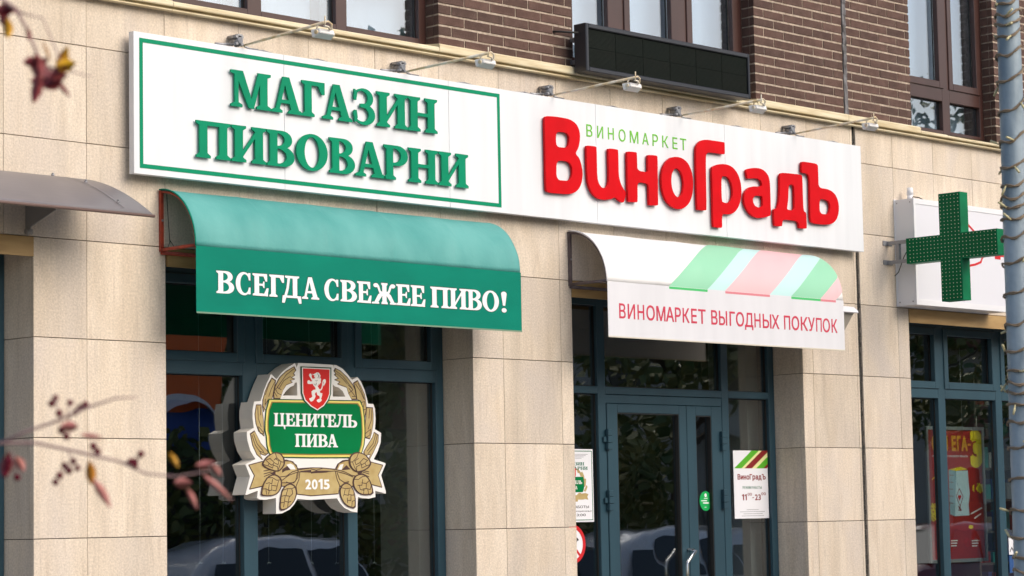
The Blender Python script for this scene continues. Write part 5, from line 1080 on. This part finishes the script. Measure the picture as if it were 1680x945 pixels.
# ================================================================== lamp pole with garland
base = ray(1671, 472, 10.2); top = ray(1651, 0, 10.2)
pxx, pyy = base.x, base.y
def prad(z): zz = [(0, .105), (1.0, .0665), (3.5, .049), (7, .042)]; 
def prad(z): return max(.042, .0655-(z-.9)*.0066) if z > .9 else .0655+(.9-z)*.01
PL = thing('lamp_pole', 'blue grey galvanised lamp pole wrapped in a light garland at the right edge', 'lamp pole', None, (pxx, pyy, 0))
bm = NB(); tube(bm, [(0, 0, z) for z in (-.27, .5, .9, 1.5, 2.0, 2.5, 3.0, 3.5, 4.5, 6, 7.5)], [prad(z) for z in (-.27, .5, .9, 1.5, 2.0, 2.5, 3.0, 3.5, 4.5, 6, 7.5)], 28); finish('shaft', bm, POLEM, PL)
bm = NB(); tube(bm, [(0, 0, -.27), (0, 0, -.24)], .16, 16); finish('base_plate', bm, POLEM, PL)
bm = NB(); tube(bm, [(0, 0, 7.45), (0, -.2, 7.75), (0, -1.0, 7.9)], .03, 10); abox(bm, -.12, .12, -1.6, -.9, 7.84, 7.96); finish('lamp_head', bm, POLEM, PL)
GA = thing('light_garland', 'string of unlit cream bulbs on twisted brown wire wound around the lamp pole', 'garland', None, (pxx, pyy, 0))
pts = []; z = .7; a = 0
while z < 4.2:
    r = prad(z)+.005+.004*math.sin(a*3.1); pts.append((r*math.cos(a), r*math.sin(a), z+.018*math.sin(a+1.1)+.006*math.sin(3*a))); a += .3; z += .3*.085/(2*math.pi)*(1+.55*math.sin(a*.11))
bm = NB(); tube(bm, pts, .0042, 6); tube(bm, [(x*1.03, y*1.03, z+.007*math.sin(i*1.1)) for i, (x, y, z) in enumerate(pts)], .0035, 6); finish('wire', bm, WIRE, GA)
i = 3
while i < len(pts)-1:
    p = Vector(pts[i]); out = Vector((p.x, p.y, 0)).normalized(); tan = Vector((-out.y, out.x, 0))
    dv = (out*random.uniform(.25, 1)+tan*random.uniform(-1.1, 1.1)+Vector((0, 0, random.uniform(-1.2, 1.0)))).normalized(); bm = NB(); p = p+out*.006
    tube(bm, [p, p+dv*.012, p+dv*.016, p+dv*.042], [.0035, .0035, .0055, .0045], 7); finish('bulb', bm, BULB, GA); i += random.choice((7, 9, 12, 16, 5, 20))

# ================================================================== berry shrub, close to the camera
ZS = 3.3; tr0 = ray(-260, 700, ZS+.1)
SHR = thing('berry_shrub', 'blurred shrub in the left foreground with dark red berries, pink and yellow autumn leaves', 'shrub')
def rp(px, py, dz=0): return ray(px, py, ZS+dz)
bm = NB(); tx, ty = tr0.x, tr0.y
tube(bm, [(tx, ty, -.27), (tx+.01, ty, .8), (tx-.02, ty+.02, 1.6), (tx, ty, 2.4)], [.03, .026, .02, .01], 8); finish('trunk', bm, BARK, SHR)
def branch(pl, r): bm = NB(); tube(bm, pl, r, 6); finish('branch', bm, TWIG, SHR)
branch([(tx, ty, 1.3), rp(-120, 760), rp(0, 727), rp(60, 727), rp(130, 742), rp(195, 757), rp(240, 777), rp(290, 782), rp(345, 772)], [.006, .0035, .0026, .0022, .0021, .0018, .0016, .0014, .001])
branch([rp(0, 727), rp(45, 707), rp(90, 692), rp(145, 668), rp(190, 653), rp(225, 652)], [.0025, .002, .002, .0018, .0014, .001])
branch([(tx, ty, 1.75), rp(-90, -60), rp(-20, -20), rp(25, 15), rp(46, 50), rp(62, 92), rp(78, 115)], [.006, .004, .003, .0025, .002, .002, .0015])
branch([rp(30, 20), rp(70, 30), rp(95, 90), rp(100, 112)], [.0015, .001, .001, .001]); branch([rp(80, 110), rp(120, 118), rp(150, 126)], [.0015, .001, .0008])
for a_, b_ in (((91, 653), (100, 692)), ((115, 662), (108, 688)), ((131, 670), (112, 688)), ((153, 733), (150, 745)), ((119, 757), (112, 740)), ((92, 782), (118, 760)), ((222, 764), (200, 757)), ((231, 746), (222, 760)), ((27, 783), (20, 740)), ((101, 700), (100, 690))): branch([rp(*a_), rp(*b_)], .0009)
for px, py in ((91, 653), (115, 661), (131, 669), (97, 678), (101, 706), (109, 716), (153, 732), (120, 757), (113, 772), (98, 780), (91, 791), (222, 763), (221, 757), (231, 745), (28, 783), (85, 662), (124, 676), (140, 664), (106, 764), (127, 768), (214, 757), (160, 741), (345, 790), (12, 768), (8, 778), (14, 757)):
    bm = NB(); bmesh.ops.create_uvsphere(bm, u_segments=10, v_segments=7, radius=.0047*random.uniform(.95, 1.15)); o = finish('berry', bm, BERRY, SHR, smooth=True); o.location = rp(px, py, random.uniform(-.02, .02))
def leaf(px, py, L_, Wd, ang, m, fold=.3):
    """ang in the picture, degrees anticlockwise from right; L_, Wd in photo pixels at this distance"""
    s = ZS/FPX; c = rp(px, py, random.uniform(-.04, .04)); a = R(ang); u = (Rv*math.cos(a)+Uv*math.sin(a)); v = (-Rv*math.sin(a)+Uv*math.cos(a)); n = Fv
    bm = NB(); k = 8; mid, l, r = [], [], []
    for i in range(k+1):
        t = i/k; w_ = Wd*s/2*math.sin(math.pi*t**.85)*(1 if i % 2 else .9); q = c+u*(L_*s*(t-.5))+n*(.004*math.sin(t*3))
        mid.append(bm.verts.new(q)); 
        l.append(bm.verts.new(q+v*w_+n*(w_*fold)) if 0 < i < k else mid[-1]); r.append(bm.verts.new(q-v*w_+n*(w_*fold)) if 0 < i < k else mid[-1])
    for i in range(k):
        for sd_ in (l, r):
            vs2 = [mid[i], mid[i+1]]+([sd_[i+1]] if sd_[i+1] is not mid[i+1] else [])+([sd_[i]] if sd_[i] is not mid[i] else [])
            if len(vs2) > 2: bm.faces.new(vs2)
    finish('leaf', bm, m, SHR, smooth=True)
for a_ in ((70, 120, 44, 30, -60, LEAFR), (88, 134, 40, 26, 30, LEAFR), (64, 104, 36, 20, 30, LEAFR), (114, 700, 30, 20, 0, LEAFP), (148, 775, 42, 19, 96, LEAFB), (167, 810, 58, 16, -58, LEAFP), (300, 792, 30, 18, 0, LEAFP), (338, 762, 36, 14, 8, LEAFP), (355, 772, 22, 12, -50, LEAFP), (357, 800, 66, 11, -42, LEAFP), (315, 818, 40, 10, -65, LEAFP), (285, 755, 30, 10, -60, LEAFY), (150, 716, 40, 9, -8, LEAFP), (32, 762, 30, 18, -60, LEAFP),
           (10, 762, 46, 22, 80, LEAFR), (8, 15, 36, 24, 20, LEAFR), (12, 45, 36, 18, 90, LEAFY), (20, 14, 14, 26, 70, LEAFR), (5, 30, 30, 18, 100, LEAFR),
           (62, 112, 48, 26, -80, LEAFR), (60, 142, 56, 20, 78, LEAFR), (80, 128, 66, 26, 10, LEAFR), (52, 100, 30, 18, 10, LEAFR), (102, 95, 46, 20, 65, LEAFY), (108, 106, 34, 24, 10, LEAFY), (95, 118, 36, 22, 40, LEAFR), (100, 92, 18, 10, 75, LEAFB), (103, 145, 42, 9, -50, LEAFR), (56, 160, 20, 10, 80, LEAFB), (46, 55, 24, 9, 100, LEAFR), (75, 82, 40, 5, 110, LEAFB)):
    leaf(*a_)

# ================================================================== street behind the camera, seen in the glass
def car(x, y, rz, paint, label):
    T_ = thing('parked_car', label, 'car', 'cars parked across the pavement', (x, y, -.27)); T_.rotation_euler.z = rz
    st = [(-2.2, .55, .50, .78, .78, .6), (-2.1, .82, .34, .86, .95, .7), (-1.6, .90, .28, .95, 1.52, .62), (-1.1, .92, .26, .96, 1.68, .64), (-.2, .92, .26, .96, 1.72, .65), (.5, .92, .26, .95, 1.66, .63), (1.15, .91, .27, .94, 1.0, .74), (1.9, .86, .32, .86, .88, .7), (2.2, .66, .46, .72, .74, .5)]
    bm = NB(); rings = []
    for sx, hw, zb, zbelt, zr, rw in st:
        rings.append([bm.verts.new(c) for c in ((sx, -hw*.86, zb), (sx, -hw, zb+.12), (sx, -hw, (zb+zbelt)/2), (sx, -hw*.96, zbelt), (sx, -rw, max(zr-.06, zbelt+.005)), (sx, -rw*.8, zr+.001), (sx, rw*.8, zr+.001), (sx, rw, max(zr-.06, zbelt+.005)), (sx, hw*.96, zbelt), (sx, hw, (zb+zbelt)/2), (sx, hw, zb+.12), (sx, hw*.86, zb))])
    for u, v in zip(rings, rings[1:]):
        for i in range(12): f = bm.faces.new((u[i], v[i], v[(i+1) % 12], u[(i+1) % 12])); f.smooth = True
    bm.faces.new(rings[0]); bm.faces.new(rings[-1][::-1]); bmesh.ops.recalc_face_normals(bm, faces=bm.faces); body = finish('body', bm, paint, T_)
    cg = MATS['car_glass']
    for sy in (-1, 1):
        for xa, xb in ((-1.75, -1.0), (-.93, -.05), (.02, .75)):
            def yy(z_, x_): return sy*(.90-(z_-.96)/(1.62-.96)*.245+.012)
            xr = min(xb, .62) if xb > .5 else xb; zt2 = 1.56 if xa > -1.5 else 1.42
            bm = NB(); bm.faces.new([bm.verts.new(c) for c in ((xa, yy(1.0, 0), 1.0), (xb+.25 if xb > .5 else xb, yy(1.0, 0), 1.0), (xr-.12 if xb > .5 else xr, yy(zt2, 0), zt2), (xa+(.18 if xa < -1.5 else 0), yy(zt2, 0), zt2))]); finish('side_window', bm, cg, T_)
    bm = NB(); bm.faces.new([bm.verts.new(c) for c in ((1.13, -.72, 1.03), (1.13, .72, 1.03), (.56, .58, 1.60), (.56, -.58, 1.60))]); finish('windscreen', bm, cg, T_)
    for wx in (-1.4, 1.4):
        for sy in (-1, 1):
            bm = NB(); tube(bm, [(wx, sy*.72, .33), (wx, sy*.93, .33)], .33, 22); wh = finish('wheel', bm, RUBBER, T_); bm = NB(); tube(bm, [(wx, sy*.93, .33), (wx, sy*.94, .33)], .2, 16); finish('rim', bm, ZINC, wh)
    for sy in (-1, 1):
        bm = NB(); tube(bm, [(2.12, sy*.55, .68), (2.2, sy*.55, .68)], .09, 10); finish('headlight', bm, LAMPG, T_)
mat('car_glass', (.01, .012, .014), .05, spec=.8)
cw = mat('paint_white', (.75, .76, .78), .25, coat=1); cd_ = mat('paint_dark', (.03, .035, .05), .25, coat=1); cr_ = mat('paint_red', (.25, .03, .03), .25, coat=1); cb_ = mat('paint_blue', (.12, .2, .3), .25, coat=1)
def mirror_pos(px, py, dist):          # place on the street whose mirror image in the glass falls at this pixel
    x, z = W(px, py, -(dist+.66)); return x, z
car(mirror_pos(455, 930, 11.8)[0], -11.8, 0.02, cw, 'white estate car parked opposite the left shop window')
car(mirror_pos(640, 930, 12.2)[0]+1.9, -12.2, 3.1, cd_, 'dark blue car parked opposite, behind the white estate')
car(mirror_pos(1090, 930, 12)[0], -12, 0, cw, 'white car parked opposite the entrance door')
car(mirror_pos(1080, 930, 12)[0]+7.5, -12, 3.14, cr_, 'red car parked opposite the pharmacy')
car(mirror_pos(300, 930, 14.9)[0], -15, 0, cb_, 'pale blue car on the far side of the road')
car(mirror_pos(1080, 930, 14.5)[0]+3, -14.8, 0, cw, 'white car on the far side of the road')
def tree(x, y, h, cr, label):
    T_ = thing('street_tree', label, 'tree', 'street trees across the road', (x, y, -.14)); bm = NB()
    tube(bm, [(0, 0, 0), (.05, .03, h*.35), (-.05, .1, h*.6), (.05, 0, h*.9)], [.18, .13, .09, .03], 9)
    for k in range(6):
        a = k*1.05; tube(bm, [(0, 0, h*(.3+.07*k)), (math.cos(a)*cr*.4, math.sin(a)*cr*.4, h*(.45+.07*k)), (math.cos(a)*cr*.8, math.sin(a)*cr*.8, h*(.55+.06*k))], [.06, .04, .015], 6)
    finish('trunk', bm, BARK, T_); bm = NB()
    cl = [(Vector((random.gauss(0, .45)*cr, random.gauss(0, .45)*cr, h*.66+random.gauss(0, .17)*h)), random.uniform(.5, 1.0)*cr*.42) for _ in range(26)]
    for _ in range(6500):
        c, r = random.choice(cl); d_ = Vector((random.gauss(0, 1), random.gauss(0, 1), random.gauss(0, 1))).normalized()*r*random.uniform(.6, 1); p = c+d_; a = Vector((random.gauss(0, 1), random.gauss(0, 1), random.gauss(0, 1))).normalized()*.12; b = a.orthogonal().normalized()*.07
        bm.faces.new([bm.verts.new(p+q) for q in (a, b, -a, -b)])
    finish('crown', bm, FOL, T_)
for i, (x, y, h, cr, lb) in enumerate(((4, -18.2, 8, 2.9, 'first street tree opposite, nearest the left shop window'), (9.5, -18.8, 9.5, 3.3, 'tall leafy street tree opposite the door'), (15.5, -18.4, 8, 3.2, 'round street tree opposite the pharmacy'), (21.5, -19, 9, 3.4, 'large street tree beyond the pharmacy'), (28, -18.6, 8.5, 3.3, 'farther street tree down the road'), (35, -19, 9, 3.5, 'far street tree near the kiosk'), (43, -18.5, 9, 3.6, 'street tree at the distant end of the row'))): tree(x, y, h, cr, lb)
# building opposite
OBD = thing('opposite_building', 'pale apartment block with balconies on the far side of the street', 'building'); ow = mat('render_pale', (.45, .40, .36), .8); ob = mat('render_brick', (.22, .09, .06), .8)
box('wall', 2, 70, 32, 44, -.14, 10.5, ow, OBD); owl = mat('window_dark', (.02, .025, .03), .1)
for i in range(16):
    for j in range(3):
        x = 4+i*4.1; z = 1.5+j*3
        wn = box('window', x, x+1.5, 31.96, 31.999, z, z+1.5, owl, OBD); 
        if i % 3 == 1: box('balcony', x-.4, x+2.2, 30.9, 31.95, z-.6, z+.45, ob if i % 2 else ow, OBD)
# orange and blue kiosk reflected in the left window
kx0, kz1 = mirror_pos(200, 545, 13.5); kx1, _ = mirror_pos(372, 545, 13.5); kx0b = kx0
zz1 = mirror_pos(300, 545, 13.5)[1]; zz0 = mirror_pos(300, 672, 13.5)[1]; zz2 = mirror_pos(300, 730, 13.5)[1]
KI = thing('orange_kiosk', 'orange and blue street kiosk across the road with curved white awning', 'kiosk'); ko = mat('kiosk_orange', (.75, .14, .02), .5); kb = mat('kiosk_blue', (.01, .07, .40), .5)
box('upper_panel', kx0, kx1, 13.52, 15.5, zz0, zz1, ko, KI); box('lower_panel', kx0, kx1, 13.55, 15.4, zz2, zz0-.003, kb, KI); box('kiosk_base', kx0, kx1, 13.6, 15.4, -.27, zz2-.003, INTD, KI)
bm = NB(); n = 16; a0 = []
for i in range(n+1):
    t = i/n; x = kx0+(kx1-kx0)*(.15+.8*t); z = zz0-.12+.26*math.sin(math.pi*t); a0.append((bm.verts.new((x, -13.5, z)), bm.verts.new((x, -13.5, z+.07)), bm.verts.new((x, -13.3, z-.06))))
for u, v in zip(a0, a0[1:]): bm.faces.new((u[0], v[0], v[1], u[1])); bm.faces.new((u[2], v[2], v[0], u[0]))
bmesh.ops.recalc_face_normals(bm, faces=bm.faces); finish('awning', bm, VWHITE, KI)

# clipped hedge across the road, under the kiosk
bm = NB()
for _ in range(9000):
    p = Vector((random.uniform(kx0-2, kx1+9), -13.25+random.gauss(0, .16), random.uniform(-.2, zz2+.12+.1*math.sin(random.uniform(0, 30))))); q = Vector((random.gauss(0, 1), random.gauss(0, 1), random.gauss(0, 1))).normalized()*.09; w_ = q.orthogonal().normalized()*.05
    bm.faces.new([bm.verts.new(p+v) for v in (q, w_, -q, -w_)])
HG = thing('hedge', 'leafy green hedge across the road in front of the orange kiosk', 'hedge'); finish('leaves', bm, FOL, HG, kind='stuff')
C.objects.unlink(_fo); bpy.data.objects.remove(_fo)
